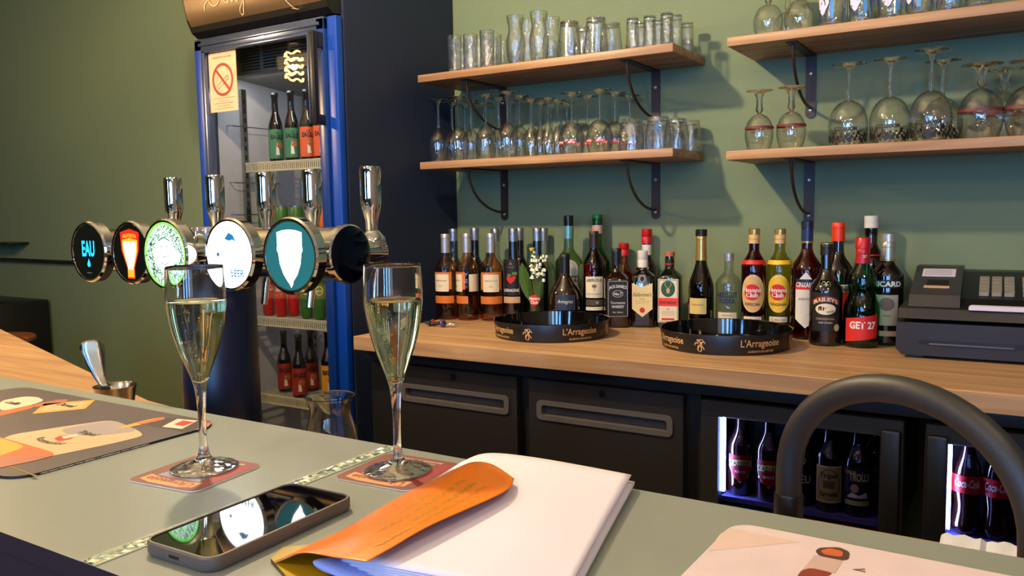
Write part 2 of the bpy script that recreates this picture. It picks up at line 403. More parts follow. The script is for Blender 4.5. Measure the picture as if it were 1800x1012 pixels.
# ------------------------------------------------------------------ back counter, cabinets, coolers
CZ = 0.95
b = MB(); b.box(-1.742, 1.2, 1.86, WY, CZ-0.042, CZ, M_COUNTER, 0.0015, 1)
tag(b.build('back_counter_top'), 'long oak worktop along the green wall carrying the bottles and trays', 'counter')
M_CAR = mat('carcass_black', (0.075, 0.075, 0.085), 0.5)
t = thing('base_cabinet', 'black carcass behind the two cabinet doors beneath the oak worktop', 'cabinet', (-1.2, 1.93, 0))
b = MB(); b.box(-0.535, 0.537, 0.0, 0.67, 0.0, 0.874, M_CAR); b.build('carcass', t, flat=True)
b = MB(); b.box(-1.735, 1.2, 1.90, 1.928, 0.8745, 0.907, M_ANTH, 0.002); tag(b.build('counter_rail'), 'long anthracite rail directly beneath the front of the oak worktop', 'rail')
def drawer_unit(x0, x1, label):
    t = thing('cabinet_unit', label, 'cabinet', ((x0+x1)/2, 1.9, 0.10), 0, 'handleless black cabinet doors')
    h = 0.767; W = (x1-x0)/2; b = MB()
    hz = 0.686; hw, hh = W*0.86, 0.024
    # front panel as a frame around the recessed handle
    b.box(-W, W, 0, 0.022, 0, hz-hh, M_ANTH); b.box(-W, W, 0, 0.022, hz+hh, h, M_ANTH)
    b.box(-W, -hw, 0, 0.022, hz-hh, hz+hh, M_ANTH); b.box(hw, W, 0, 0.022, hz-hh, hz+hh, M_ANTH)
    do = b.build('door', t, flat=True)
    b = MB(); xf = lambda u, v, w: (u, w, hz+v)
    o1 = rrect(2*hw+0.01, 2*hh+0.006, 0.014, 5); o2 = rrect(2*hw-0.02, 2*hh-0.02, 0.008, 5); n = len(o1)
    vs = [(p[0], -0.004, hz+p[1]) for p in o1]+[(p[0], -0.004, hz+p[1]) for p in o2]+[(p[0], 0.020, hz+p[1]*0.9) for p in o2]+[(p[0], 0.0, hz+p[1]) for p in o1]
    fs = []
    for i in range(n):
        j = (i+1) % n; fs += [(i, j, n+j, n+i), (n+i, n+j, 2*n+j, 2*n+i), (3*n+i, 3*n+j, j, i)]
    b.add(vs, fs, M_ANTH2); b.add([vs[2*n+i] for i in range(n)], [list(range(n))], M_ANTH2); b.build('recessed_handle', do)
    b = MB(); b.lathe([(0, 0.004), (0.008, 0.004), (0.009, 0), (0.009, -0.006)], M_BLACK, 20, xf=lambda x, y, z: (x, -z, y+h-0.018)); b.build('lock', do)
    return t
drawer_unit(-1.612, -1.178, 'left dark cabinet door with a long recessed grip, under the rosé bottles')
drawer_unit(-1.139, -0.698, 'dark cabinet door with a long recessed grip left of the lit bottle cooler')
ZCOOL = 0.6227
M_LED = emit("led_strip", (0.66, 0.76, 1.0), 60)
M_PURPLE = mat('cooler_sill', (0.35, 0.33, 0.60), 0.4)
def cooler(x0, x1, label, handle_right, w=0.445):
    t = thing('glass_door_cooler', label, 'refrigerator', ((x0+x1)/2, 1.9, 0.10), 0, 'lit glass door bottle coolers')
    W = (x1-x0)/2; b = MB(); fz0, fz1 = 0.532, 0.725
    fl, fr = (0.043, 0.046)
    b.box(-W, W, 0, 0.03, fz1, 0.763, M_ANTH, 0.002, 1); b.box(-W, W, 0, 0.03, 0, fz0-0.03, M_ANTH)
    b.box(-W, -W+fl, 0, 0.03, fz0-0.03, fz1, M_ANTH); b.box(W-fr, W, 0, 0.03, fz0-0.03, fz1, M_ANTH); do = b.build('door_frame', t, flat=True)
    b = MB(); b.box(-W+fl, W-fr, 0.006, 0.010, fz0-0.03, fz1, G_COOLER); b.build('glass_pane', do, flat=True)
    b = MB(); b.box(-W+fl, W-fr, 0.03, 0.40, fz0-0.022, fz0-0.01, M_PURPLE); b.build('inner_shelf', t, flat=True)
    b = MB(); b.box(-W+0.01, W-0.01, 0.40, 0.41, fz0-0.04, 0.76, M_BLACK); b.box(-W+0.01, -W+0.02, 0.03, 0.4, fz0-0.04, 0.76, M_BLACK)
    b.box(W-0.02, W-0.01, 0.03, 0.4, fz0-0.04, 0.76, M_BLACK); b.box(-W+0.01, W-0.01, 0.03, 0.4, 0.755, 0.762, M_BLACK); b.build('inner_liner', t, flat=True)
    b = MB(); b.box(-W+fl+0.001, -W+fl+0.006, 0.032, 0.042, fz0, fz1-0.005, M_LED); b.build('led_strip', t, flat=True)
    b = MB(); s = 1 if handle_right else -1
    b.box(min(s*(W-0.044), s*(W-0.004)), max(s*(W-0.044), s*(W-0.004)), -0.022, 0.0, 0.15, 0.745, M_BLACK, 0.006); b.build('pull_handle', do)
    b = MB(); b.lathe([(0, 0.006), (0.006, 0.006), (0.009, 0.003), (0.009, 0)], M_CHROME, 20, xf=lambda x, y, z: (x, -z, y+fz1+0.02)); b.build('lock', do)
    return t
cooler(-0.653, -0.205, 'lit cooler with glass door full of beer bottles, left of the cola cooler', True)
cooler(-0.164, 0.285, 'lit cooler with glass door holding cola bottles, at the right edge', False)
# ------------------------------------------------------------------ bottles
def prof(H, R, rn, zs, zn, k=1.0, foot=0.004, lip=False, n=10):
    P = [(0, 0.006), (R*0.7, 0.002), (R*0.9, 0.0), (R*0.985, foot), (R, foot*2.5), (R, zs)]
    for i in range(1, n+1):
        t = i/n; P.append((rn+(R-rn)*(0.5+0.5*math.cos(PI*t))**k, zs+(zn-zs)*t))
    P += [(rn, H-0.012)]
    if lip: P += [(rn+0.0018, H-0.012), (rn+0.0018, H)]
    P += [(0, H)]
    return P
def sq_shape(zs, e=5.0, asp=1.0):
    def f(a, z):
        k = 1/((abs(math.cos(a))**e+abs(math.sin(a))**e)**(1/e))
        t = min(1, max(0, (zs*1.12-z)/(zs*0.12)))
        return 1+(k-1)*t
    return f
def bottle(name, label, P, profile, gm, caps=(), labels=(), rot=None, shape=None, group=None, seg=36, seg2=None, fill=None):
    if rot is None: rot = 0
    face = math.atan2(-P[0], P[1])
    t = thing(name, label, 'bottle', P, face+rot, group)
    b = MB(); b.lathe(profile, gm, seg, shape=shape); b.build('glass_body', t)
    if fill:
        zf, fm = fill; fp = [(max(0, r-0.0025), max(0.004, z+0.001)) for r, z in profile if z < zf]; fp[0] = (0, 0.008)
        rl = fp[-1][0]
        fp += [(rl, zf), (0, zf)]
        b = MB(); b.lathe(fp, fm, 28, shape=shape); b.build('liquid', t)
    for (kind, r, z0, z1, mt, *rest) in caps:
        b = MB()
        if kind == 'ribbed':
            b.lathe([(0, z1), (r-0.001, z1), (r, z1-0.001), (r, z0), (r-0.001, z0)], mt, 40, shape=lambda a, z: 1+0.018*math.cos(20*a)); b.build('cap', t, sharp=60)
        elif kind == 'cap':
            b.lathe([(0, z1), (r-0.002, z1), (r, z1-0.002), (r, z0+(z1-z0)*0.5), (r-0.0006, z0+(z1-z0)*0.48), (r-0.0006, z0+(z1-z0)*0.44), (r, z0+(z1-z0)*0.42), (r, z0), (r-0.001, z0)], mt, 28); b.build('cap', t)
        elif kind == 'foil':
            r2 = rest[0] if rest else r
            b.lathe([(0, z1), (r-0.001, z1), (r, z1-0.0015), (r, z1-0.014), (r-0.0008, z1-0.015), (r2, z0), (r2-0.0008, z0)], mt, 28); b.build('foil_capsule', t)
        elif kind == 'wrap':
            b.lathe([(r_+0.0007, z_) for r_, z_ in wrapz(profile, z0, z1)], mt, 36); b.build('neck_band', t)
        elif kind == 'band':
            r2 = rest[0] if rest else r
            b.lathe([(r, z1), (r2, z0)], mt, 28); b.build('neck_band', t)
    for lab in labels:
        b = MB(); lab(b); b.build(lab.pname if hasattr(lab, 'pname') else 'label', t, recalc=False, sharp=60)
    return t
def wrapz(pf_, z0, z1, n=8):
    out = []
    for i in range(n+1):
        z = z0+(z1-z0)*i/n
        for (ra, za), (rb, zb) in zip(pf_[4:], pf_[5:]):
            if za <= z <= zb and zb > za: out.append((ra+(rb-ra)*(z-za)/(zb-za), z)); break
    return out
def L_(fn, pname='label'): fn.pname = pname; return fn
def cyl_label(R, zc, w, h, mt, items, ac=0.0, outline=None, border=None):
    def fn(b):
        xf = cylx(R+0.0006, zc, ac); pts = outline or rrect(w, h, 0.002, 3)
        if border: b.patch([(p[0]*(1+0.003/w*2), p[1]*(1+0.003/h*2)) for p in pts], border, cylx(R+0.0004, zc, ac))
        b.patch(pts, mt, xf)
        for k, it in enumerate(items): it(b, lambda u, v, kk=k: cylx(R+0.0009+0.00004*kk, zc, ac)(u, v))
    return L_(fn)
def flat_label(y, zc, w, h, mt, items, outline=None, border=None):
    def fn(b):
        xf = lambda u, v: (u, -y-0.0006, zc+v); pts = outline or rrect(w, h, 0.002, 3)
        if border: b.patch([(p[0]*(1+0.004/w), p[1]*(1+0.004/h)) for p in pts], border, lambda u, v: (u, -y-0.0004, zc+v), sub=1)
        b.patch(pts, mt, xf, sub=1)
        for k, it in enumerate(items): it(b, lambda u, v, kk=k: (u, -y-0.0009-0.00004*kk, zc+v))
    return L_(fn)
def T(body, mt, u, v, h, width=None, bold=0.0, shear=0.0, squash=1.0, arc=0.0):
    def fn(b, xf):
        if arc: b.text(body, mt, lambda a, c: xf(u+a, v+c-arc*a*a), width, h, bold, shear, squash=squash)
        else: b.text(body, mt, lambda a, c: xf(u+a, v+c), width, h, bold, shear, squash=squash)
    return fn
def S(pts, mt): return lambda b, xf: b.patch(pts, mt, xf)
def St(pts, wd, mt): return lambda b, xf: ribbon(b, pts, wd, mt, xf)
def Rg(a, bb, wd, mt, cx=0, cy=0): return lambda b, xf: ring(b, a, bb, wd, mt, lambda u, v: xf(cx+u, cy+v))
def place(px, py=None, Y=None, ytop=None, z=CZ):
    """stand something on height z at the photo column px; depth by its base row or by Y"""
    if Y is None: P = atz(px, py, z)
    else:
        P = aty(px, 500, Y)
        for _ in range(3):
            d = ray(px, projy((P.x, Y, z))); P = C0+d*(Y/d.y)
        P.z = z
    P = Vector((P.x, P.y, z))
    return P, (height_to(P, ytop) if ytop is not None else None)
SILVER = mat('silver_foil', (0.74, 0.73, 0.72), 0.3, metal=0.7)
SILVERD = mat('silver_screw_cap', (0.60, 0.62, 0.66), 0.28, metal=0.85)
GOLDF = mat('gold_foil', (0.78, 0.66, 0.38), 0.3, metal=0.8)
BLK = mat('black_cap', (0.06, 0.055, 0.06), 0.35)
REDC = mat('red_cap', (0.72, 0.07, 0.11), 0.35)
ORC = mat('orange_red_cap', (0.88, 0.22, 0.06), 0.4)
GRC = mat('green_cap', (0.05, 0.36, 0.12), 0.35)
NAVC = mat('navy_cap', (0.07, 0.11, 0.22), 0.35)
WHC = mat('white_cap', (0.84, 0.82, 0.78), 0.4)
ORANGE_L = mat('copper_orange_label', (0.80, 0.44, 0.16), 0.5)
TAN_L = mat('tan_label', (0.76, 0.62, 0.47), 0.6)
DARK_L = mat('black_label', (0.07, 0.065, 0.07), 0.5)
WHITE_T = mat('white_lettering', (0.88, 0.87, 0.84), 0.5)
GREY_T = mat('grey_lettering', (0.42, 0.38, 0.34), 0.6)
# rosé wines
for i, (px, py, yt, rot) in enumerate([(786, 563, 411, -0.55), (823, 564, 410, -1.25), (865, 565, 410, -0.05)]):
    P, H = place(px, py-3, None, yt); R = 0.0385
    pf = prof(H, R, 0.0145, H*0.60, H*0.76, 0.9)
    def spots(b, R=R, H=H): pass
    labs = [cyl_label(R, H*0.46, 0.082, 0.060, ORANGE_L, []),
            cyl_label(R+0.0003, H*0.435, 0.060, 0.060, M_CREAM, [T('PIERRES BLANCHES', M_INK, 0, 0.008, 0.0042, 0.046), T('Gris', GREY_T, 0, -0.011, 0.006, shear=0.3)]),
            cyl_label(R, H*0.24, 0.10, 0.026, ORANGE_L, [St([(-0.048, 0.004), (0.048, 0.004)], 0.0006, M_INK), St([(-0.048, -0.003), (0.048, -0.003)], 0.0006, M_INK)])]
    if i == 1: labs.append(cyl_label(R+0.0003, H*0.435, 0.06, 0.06, M_CREAM, [], ac=2.15))
    bottle('rose_wine_bottle', ['pink wine bottle with silver capsule, leftmost, beside the navy fridge side', 'pink wine bottle turned so its label faces left, between two others',
           'pink wine bottle with its cream label facing forward, left of the grenadine'][i], P, pf, GB['rose'],
           [('foil', 0.0166, H*0.78, H, SILVER, 0.0164)], labs, rot=rot, group='rosé wine bottles')
# tall syrup bottles with silver screw caps along the wall
for i, (px, yt, Y, g) in enumerate([(800, 402, 2.47, 'clear'), (837, 400.6, 2.49, 'darkb'), (873, 402, 2.51, 'clear'), (904, 401.6, 2.42, 'darkb'), (915, 400.6, 2.53, 'darkb'), (946, 400.6, 2.465, 'darkg'), (957, 401, 2.57, 'clear')]):
    P, H = place(px, None, Y, yt); R = 0.040
    labs = []
    if i == 3:
        berries = []
        for (bx, bz, br) in ((-0.008, -0.004, 0.008), (0.006, -0.006, 0.008), (-0.001, -0.012, 0.008), (0.012, 0.0, 0.006)):
            berries.append(S(ellipse(br, br, 14, bx, bz), M_RED))
        leaf = mat('print_leaf_green', (0.35, 0.45, 0.18), 0.6)
        labs = [cyl_label(R, H*0.47, 0.066, 0.125, DARK_L, [St(rrect(0.060, 0.118, 0.002, 2)+[(0.030, 0.059)], 0.0008, TAN_L), T('MONIN', GREY_T, 0, 0.036, 0.006), S([(-0.006, 0.044), (0.006, 0.044), (0, 0.056)], GREY_T),
                 S(ellipse(0.010, 0.006, 12, 0.014, 0.014), leaf), S(ellipse(0.008, 0.005, 12, -0.006, 0.008), leaf)]+berries+[T('GRENADINE', WHITE_T, 0, -0.044, 0.010, 0.058, bold=0.02)]),
                cyl_label(R, H*0.225, 0.066, 0.022, TAN_L, [St([(-0.02, 0.003), (0.02, 0.003)], 0.001, GREY_T), St([(-0.025, -0.003), (0.025, -0.003)], 0.001, GREY_T)])]
    bottle('syrup_bottle', ['clear silver capped bottle behind the leftmost pink wine', 'black silver capped bottle behind the middle pink wine', 'pale silver capped bottle behind the third pink wine',
           'dark grenadine syrup bottle with raspberries on its black label', 'dark silver capped bottle right behind the grenadine bottle', 'silver capped bottle behind the lily of the valley, front one', 'silver capped bottle behind the lily of the valley, nearest the wall'][i],
           P, prof(H, R, 0.0155, H*0.52, H*0.70, 1.2), GB[g], [('foil', 0.0165, H*0.86, H, SILVERD, 0.0168)], labs, rot=-0.25 if i == 3 else 0, group='tall syrup bottles with silver screw caps')
# big pale vermouth bottle
P, H = place(1001, None, 2.50, 378.5); R = 0.047
arch = [(-0.033, -0.075), (0.033, -0.075), (0.033, 0.035)]+[(0.033*math.cos(a), 0.035+0.030*math.sin(a)) for a in [PI*i/12 for i in range(1, 12)]]+[(-0.033, 0.035)]
bottle('vermouth_bottle', 'tall pale green bottle with arched grey label and black band, behind the brandy', P, prof(H, R, 0.0165, H*0.54, H*0.70, 1.0), GB['paleg'],
       [('cap', 0.0165, H*0.90, H, BLK), ('band', 0.0172, H*0.78, H*0.90, mat('teal_foil', (0.42, 0.62, 0.62), 0.3, metal=0.5))],
       [cyl_label(R, H*0.40, 0.066, 0.14, mat('pearl_label', (0.70, 0.72, 0.70), 0.5), [Rg(0.022, 0.030, 0.0015, GREY_T, 0, 0.028), S(rrect(0.072, 0.020, 0.001, 2, 0, 0.0), DARK_L), T('MARTINI', WHITE_T, 0, 0.0, 0.013, 0.062, bold=0.02)], outline=arch)])
# squat brandy (basquaise bottle)
P, H = place(994, None, 2.40, 446); R = 0.056
pf = [(0, 0.005), (0.049, 0), (0.054, 0.008), (0.057, 0.05), (0.054, 0.085)]+[(0.014+(0.053-0.014)*(0.5+0.5*math.cos(PI*i/8))**0.9, 0.09+0.085*i/8) for i in range(9)]+[(0.0135, H-0.01), (0.016, H-0.01), (0.016, H), (0, H)]
bottle('brandy_bottle', 'squat round shouldered brandy bottle with slate label behind the left tray', P, pf, GB['brown'], [('foil', 0.0165, H-0.065, H, BLK, 0.0168)],
       [cyl_label(0.057, 0.075, 0.068, 0.050, mat('slate_label', (0.17, 0.20, 0.27), 0.4), [St(rrect(0.064, 0.046, 0.002, 2)+[(0.032, 0.023)], 0.0006, SILVER), T('Armagnac', WHITE_T, 0, 0.004, 0.012, 0.054, shear=0.35), St([(-0.02, -0.012), (0.02, -0.012)], 0.0007, WHITE_T)])])
# tall green bottle behind
P, H = place(1051, None, 2.558, 377); R = 0.047
bottle('liqueur_bottle', 'tall bright green bottle with green cap behind the Scotch single malt', P, prof(H, R, 0.0175, H*0.52, H*0.74, 1.0), GB['green'],
       [('cap', 0.0175, H*0.91, H, GRC), ('band', 0.018, H*0.82, H*0.90, mat('neck_paper_red_white', (0.75, 0.60, 0.55), 0.5))],
       [cyl_label(R, H*0.38, 0.060, 0.11, M_CREAM, [Rg(0.022, 0.030, 0.002, M_RED)], ac=-0.9)])
# single malt
P, H = place(1045, None, 2.45, 406); R = 0.0385
bottle('whisky_bottle', 'amber single malt bottle with brown cap and cream label, right of the brandy', P, prof(H, R, 0.0145, H*0.62, H*0.80, 0.75), GB['amber'],
       [('foil', 0.016, H*0.82, H, mat('maroon_cap', (0.16, 0.09, 0.10), 0.35), 0.0165)],
       [cyl_label(R, H*0.40, 0.062, 0.070, M_CREAM, [T('ABERLOUR', M_INK, 0, 0.024, 0.0095, 0.056, bold=0.02, arc=3), T('DISTILLERY', GREY_T, 0, -0.022, 0.005, 0.05), S(ellipse(0.008, 0.006, 12, 0, 0.004), GREY_T), St([(0, 0), (0, -0.010)], 0.002, GREY_T)]),
        cyl_label(R, H*0.235, 0.062, 0.020, mat('grey_brown_label', (0.30, 0.25, 0.22), 0.6), [T('10', WHITE_T, 0.01, 0, 0.008)]), cyl_label(R, H*0.17, 0.062, 0.012, M_CREAM, [])])
# square whiskey with black label
P, H = place(1084, None, 2.405, 436); R = 0.0395
swirl = [St([(-0.02+0.04*i/10, 0.002+0.003*math.sin(i)) for i in range(11)], 0.001, WHITE_T)]
bottle('whiskey_bottle', 'square shouldered whiskey bottle with black label and black cap beside the scotch', P, prof(H, R, 0.0145, H*0.60, H*0.72, 0.8), GB['brown'],
       [('foil', 0.0165, H*0.80, H, BLK, 0.0165)],
       [flat_label(R, H*0.37, 0.066, 0.118, DARK_L, [St(rrect(0.061, 0.112, 0.004, 3)+[(0.0305, 0.052)], 0.0009, WHITE_T), T("JACK DANIEL'S", WHITE_T, 0, 0.040, 0.0095, 0.056, bold=0.02, arc=6),
        Rg(0.017, 0.011, 0.001, WHITE_T, 0, 0.016), T('No.7', WHITE_T, 0, 0.016, 0.009, bold=0.02), T('Tennessee', WHITE_T, 0, -0.012, 0.008, 0.046, shear=0.2), T('WHISKEY', WHITE_T, 0, -0.025, 0.008, 0.040, bold=0.02), T('70cl  40%vol.', WHITE_T, 0, -0.043, 0.0045)])],
       shape=sq_shape(H*0.60), rot=0.10)
P, H = place(1097, None, 2.575, 427)
bottle('whisky_bottle', 'amber bottle with crimson cap peeking out behind the square whiskey', P, prof(H, 0.034, 0.0145, H*0.55, H*0.74, 1.0), GB['amberl'], [('cap', 0.0175, H*0.84, H, REDC)], [])
# scotch with shield label
P, H = place(1130, 573, None, 440); R = 0.0375
sh = [(-0.032, 0.052), (0.0, 0.040), (0.032, 0.052), (0.032, -0.030), (0.0, -0.056), (-0.032, -0.030)]
bottle('whisky_bottle', 'dark rectangular scotch bottle with white cap and parchment shield label', P, prof(H, R, 0.0145, H*0.66, H*0.76, 0.8), GB['dark'],
       [('cap', 0.0165, H*0.78, H, WHC)],
       [flat_label(R, H*0.37, 0.064, 0.11, mat('parchment_label', (0.86, 0.78, 0.55), 0.6), [T("Ballantine's", M_INK, 0, 0.016, 0.012, 0.058, shear=0.3), T('FINEST', GREY_T, 0, 0.001, 0.004), St([(-0.024, -0.006), (0.024, -0.006)], 0.0006, GREY_T), St([(-0.02, -0.012), (0.02, -0.012)], 0.0006, GREY_T), S(ellipse(0.0085, 0.0085, 18, 0, -0.034), M_RED), Rg(0.006, 0.006, 0.0012, mat('dark_seal', (0.45, 0.05, 0.05), 0.4), 0, -0.034)], outline=sh),
        flat_label(R, H*0.64, 0.022, 0.028, mat('crest_grey', (0.40, 0.38, 0.33), 0.5), [S(ellipse(0.006, 0.008, 12, 0, 0), DARK_L), Rg(0.009, 0.011, 0.001, WHITE_T)])],
       shape=sq_shape(H*0.66, 6), rot=-0.05)
P, H = place(1137, None, 2.575, 402)
bottle('wine_bottle', 'dark bottle with bright crimson top and white neck band behind the scotch', P, prof(H, 0.036, 0.0150, H*0.55, H*0.74, 1.0), GB['darkb'], [('cap', 0.0175, H*0.84, H, REDC), ('band', 0.0158, H*0.70, H*0.83, WHITE_T)], [])
# herbal liqueur, square green-black
P, H = place(1177, 573, None, 442); R = 0.041
GRN = mat('label_dark_green', (0.10, 0.30, 0.14), 0.5)
bottle('herbal_liqueur_bottle', 'square green black liqueur bottle with stag label and orange band', P, prof(H, R, 0.0140, H*0.66, H*0.79, 0.8), GB['darkg'],
       [('cap', 0.0165, H*0.94, H, mat('cork_orange_cap', (0.70, 0.38, 0.26), 0.5)), ('band', 0.0148, H*0.80, H*0.90, DARK_L), ('band', 0.0152, H*0.83, H*0.845, M_RED)],
       [flat_label(R, H*0.36, 0.064, 0.138, M_CREAM, [St(rrect(0.058, 0.132, 0.002, 2)+[(0.029, 0.064)], 0.0018, GRN), S(ellipse(0.022, 0.026, 24, 0, 0.038), GRN), S([(-0.004, 0.024), (0.004, 0.024), (0.006, 0.036), (0, 0.042), (-0.006, 0.036)], TAN_L),
        St([(-0.003, 0.042), (-0.010, 0.050), (-0.008, 0.058)], 0.0016, TAN_L), St([(0.003, 0.042), (0.010, 0.050), (0.008, 0.058)], 0.0016, TAN_L),
        S(rrect(0.064, 0.026, 0.001, 2, 0, -0.004), ORC), T('Jägermeister', M_INK, 0, -0.004, 0.0115, 0.056, bold=0.02), T('56', M_RED, 0, -0.026, 0.007), S(rrect(0.040, 0.006, 0.001, 2, 0, -0.058), M_RED)]+[St([(-0.02, -0.034-0.004*k), (0.02, -0.034-0.004*k)], 0.0006, GREY_T) for k in range(4)])],
       shape=sq_shape(H*0.64, 5), rot=-0.12)
# sparkling-shaped wine bottle with gold foil
P, H = place(1232, None, 2.42, 403); R = 0.0385
bottle('wine_bottle', 'olive wine bottle with gold foil neck and black stopper behind the right tray', P, prof(H, R, 0.0145, H*0.40, H*0.76, 1.1), GB['olive'],
       [('foil', 0.0160, H*0.70, H*0.95, GOLDF, 0.0175), ('cap', 0.0175, H*0.935, H, BLK)],
       [cyl_label(R, H*0.26, 0.056, 0.048, mat('pale_gold_label', (0.80, 0.72, 0.45), 0.55), [T('CHARDONNAY', M_INK, 0.0, 0.004, 0.005, 0.042), St([(-0.024, -0.008), (0.024, -0.008)], 0.0006, GREY_T)], ac=-0.3)])
# clear vodka
P, H = place(1280, None, 2.46, 444); R = 0.039
VB = mat('vodka_blue_lettering', (0.05, 0.10, 0.35), 0.5)
bottle('vodka_bottle', 'short clear vodka bottle with blue lettering and silver cap', P, prof(H, R, 0.0135, H*0.60, H*0.76, 0.6), GB['clear'],
       [('cap', 0.0155, H*0.90, H, SILVER)],
       [L_(lambda b: (b.text('ABSOLUT', VB, cylx(R+0.0009, H*0.475, -0.15), 0.066, 0.015, 0.03), b.text('VODKA', VB, cylx(R+0.0009, H*0.40, -0.15), 0.052, 0.014, 0.03),
                      [b.text(s, GREY_T, cylx(R+0.0009, H*(0.34-0.035*k), -0.1), 0.05, 0.005, 0.0, 0.4) for k, s in enumerate(['Country of Sweden', 'superb vodka', 'distilled from grain'])]), 'printed_lettering'),
        cyl_label(R, H*0.21, 0.060, 0.022, M_CREAM, [T('IMPORTED', M_INK, 0, 0.002, 0.0045)], ac=-0.1)])
# two rums with round label
for i, (px, py, Y, yt, g, lc, word, cm) in enumerate([(1324, None, 2.45, 401.5, 'amber', mat('beige_gold_label', (0.82, 0.66, 0.42), 0.5), 'ESPECIAL', GOLDF), (1369, None, 2.48, 401.5, 'yellow', mat('yellow_label', (0.90, 0.72, 0.12), 0.5), 'ORIGINAL', GOLDF)]):
    P, H = place(px, py, Y, yt); R = 0.0365
    bottle('rum_bottle', ['brown rum bottle with beige oval label bearing a red disc', 'yellow rum bottle with yellow oval label bearing a red disc'][i], P, prof(H, R, 0.0150, H*0.64, H*0.80, 0.9), GB[g],
       [('cap', 0.0165, H*0.945, H, GOLDF), ('foil', 0.0160, H*0.86, H*0.945, mat('buff_foil', (0.80, 0.66, 0.42), 0.45), 0.0165), ('wrap', 0, H*0.665, H*0.705, M_RED if i == 0 else lc)],
       [cyl_label(R, H*0.39, 0.074, 0.112, lc, [Rg(0.035, 0.053, 0.0012, M_CREAM), S(ellipse(0.024, 0.024, 26, -0.002, 0.004), M_RED), T('Havana', WHITE_T, -0.002, 0.011, 0.013, 0.056, bold=0.03), T('Club', WHITE_T, -0.002, -0.004, 0.013, bold=0.03), T(word, M_INK, 0, -0.032, 0.008, bold=0.02, arc=-3)], outline=ellipse(0.037, 0.056, 30)),
        cyl_label(R, H*0.145, 0.056, 0.016, M_CREAM, [T('Cuba ron', M_INK, 0, 0, 0.008, 0.04)], border=DARK_L)], rot=-0.08, group='rum bottles with round red emblems')
# red aperitif with lozenge label
P, H = place(1416, 585, 2.42, 388); R = 0.043
loz = [(-0.029, 0.045), (0.0, 0.078), (0.029, 0.045), (0.029, -0.055), (0.0, -0.080), (-0.029, -0.055)]
bottle('aperitif_bottle', 'tall red aperitif bottle with navy cap and pointed white label', P, prof(H, R, 0.0150, H*0.58, H*0.78, 1.1), GB['redl'],
       [('cap', 0.0168, H*0.93, H, NAVC), ('band', 0.0162, H*0.82, H*0.925, mat('navy_neck_foil', (0.10, 0.17, 0.34), 0.35)), ('band', 0.0165, H*0.815, H*0.83, GOLDF)],
       [cyl_label(R, H*0.34, 0.058, 0.16, mat('off_white_label', (0.85, 0.82, 0.76), 0.6), [S(rrect(0.060, 0.014, 0.001, 2, 0, 0.036), M_RED), S(rrect(0.060, 0.016, 0.001, 2, 0, 0.050), NAVC), T('CINZANO', WHITE_T, 0, 0.043, 0.013, 0.054, bold=0.03), T('APERITIVO', M_INK, 0, 0.002, 0.007, 0.04)]+[St([(-0.012, -0.012-0.008*k), (0.012, -0.012-0.008*k)], 0.0012, GREY_T) for k in range(4)], outline=loz, ac=0.05)], rot=-0.1)
# cream liqueur
P, H = place(1450, 597, 2.33, 426); R = 0.0425
bottle('cream_liqueur_bottle', 'near black cream liqueur bottle with landscape oval, in front of the red aperitif', P, prof(H, R, 0.0145, H*0.52, H*0.76, 1.0), GB['dark'],
       [('foil', 0.0165, H*0.88, H, BLK, 0.0165), ('band', 0.0168, H*0.985, H*0.995, GOLDF)],
       [cyl_label(R, H*0.335, 0.076, 0.104, DARK_L, [
         S([(-0.036, 0.018), (-0.038, 0.030), (-0.02, 0.040), (0, 0.043), (0.02, 0.040), (0.038, 0.030), (0.036, 0.018), (0.018, 0.027), (0, 0.029), (-0.018, 0.027)], mat('brick_banner', (0.55, 0.20, 0.10), 0.5)),
         T('BAILEYS', M_CREAM, 0, 0.0345, 0.0105, 0.064, bold=0.02, arc=9), S(ellipse(0.027, 0.015, 26, 0, 0.008), M_CREAM), S([(-0.024, 0.010), (-0.014, 0.016), (0.002, 0.012), (-0.004, 0.004), (-0.018, 0.004)], M_INK),
         S([(0.0, 0.002), (0.024, 0.006), (0.02, -0.001), (0.006, -0.003)], mat('olive_field', (0.55, 0.55, 0.35), 0.6)), T('ORIGINAL', TAN_L, 0, -0.018, 0.006, 0.05), T('Irish Cream', WHITE_T, 0, -0.028, 0.005, 0.036, shear=0.3), S(ellipse(0.0085, 0.0095, 16, 0.031, -0.042), mat('pale_green_seal', (0.66, 0.68, 0.46), 0.5))]),
        cyl_label(R*0.86, H*0.60, 0.030, 0.024, GB['dark'], [Rg(0.006, 0.009, 0.002, GOLDF, -0.006, 0), Rg(0.006, 0.009, 0.002, GOLDF, 0.006, 0), St([(-0.006, 0), (0.006, 0)], 0.002, GOLDF)])])
# orange capped dark bottle and white capped one behind
P, H = place(1470, None, 2.47, 391); R = 0.045
bottle('liqueur_bottle', 'black bottle with tall orange cap and red white label, behind the cream liqueur', P, prof(H, R, 0.0155, H*0.55, H*0.76, 1.0), GB['dark'], [('foil', 0.0180, H*0.84, H, ORC, 0.0180)],
       [cyl_label(R, H*0.44, 0.07, 0.022, WHITE_T, [T('MARNIER', M_INK, 0, 0, 0.014, 0.064, bold=0.03)], ac=0.25), cyl_label(R, H*0.30, 0.07, 0.09, M_RED, [T('ORANGE', DARK_L, 0, 0.0, 0.012, 0.05)], ac=0.25)])
P, H = place(1527, None, 2.54, 379); R = 0.044
bottle('liqueur_bottle', 'dark brown bottle with white cap standing by the wall behind the green mint liqueur', P, prof(H, R, 0.0170, H*0.60, H*0.78, 0.9), GB['brown'], [('cap', 0.0190, H*0.90, H, WHC), ('band', 0.0176, H*0.84, H*0.90, GB['olive'])], [cyl_label(R*0.93, H*0.68, 0.05, 0.004, M_RED, [])])
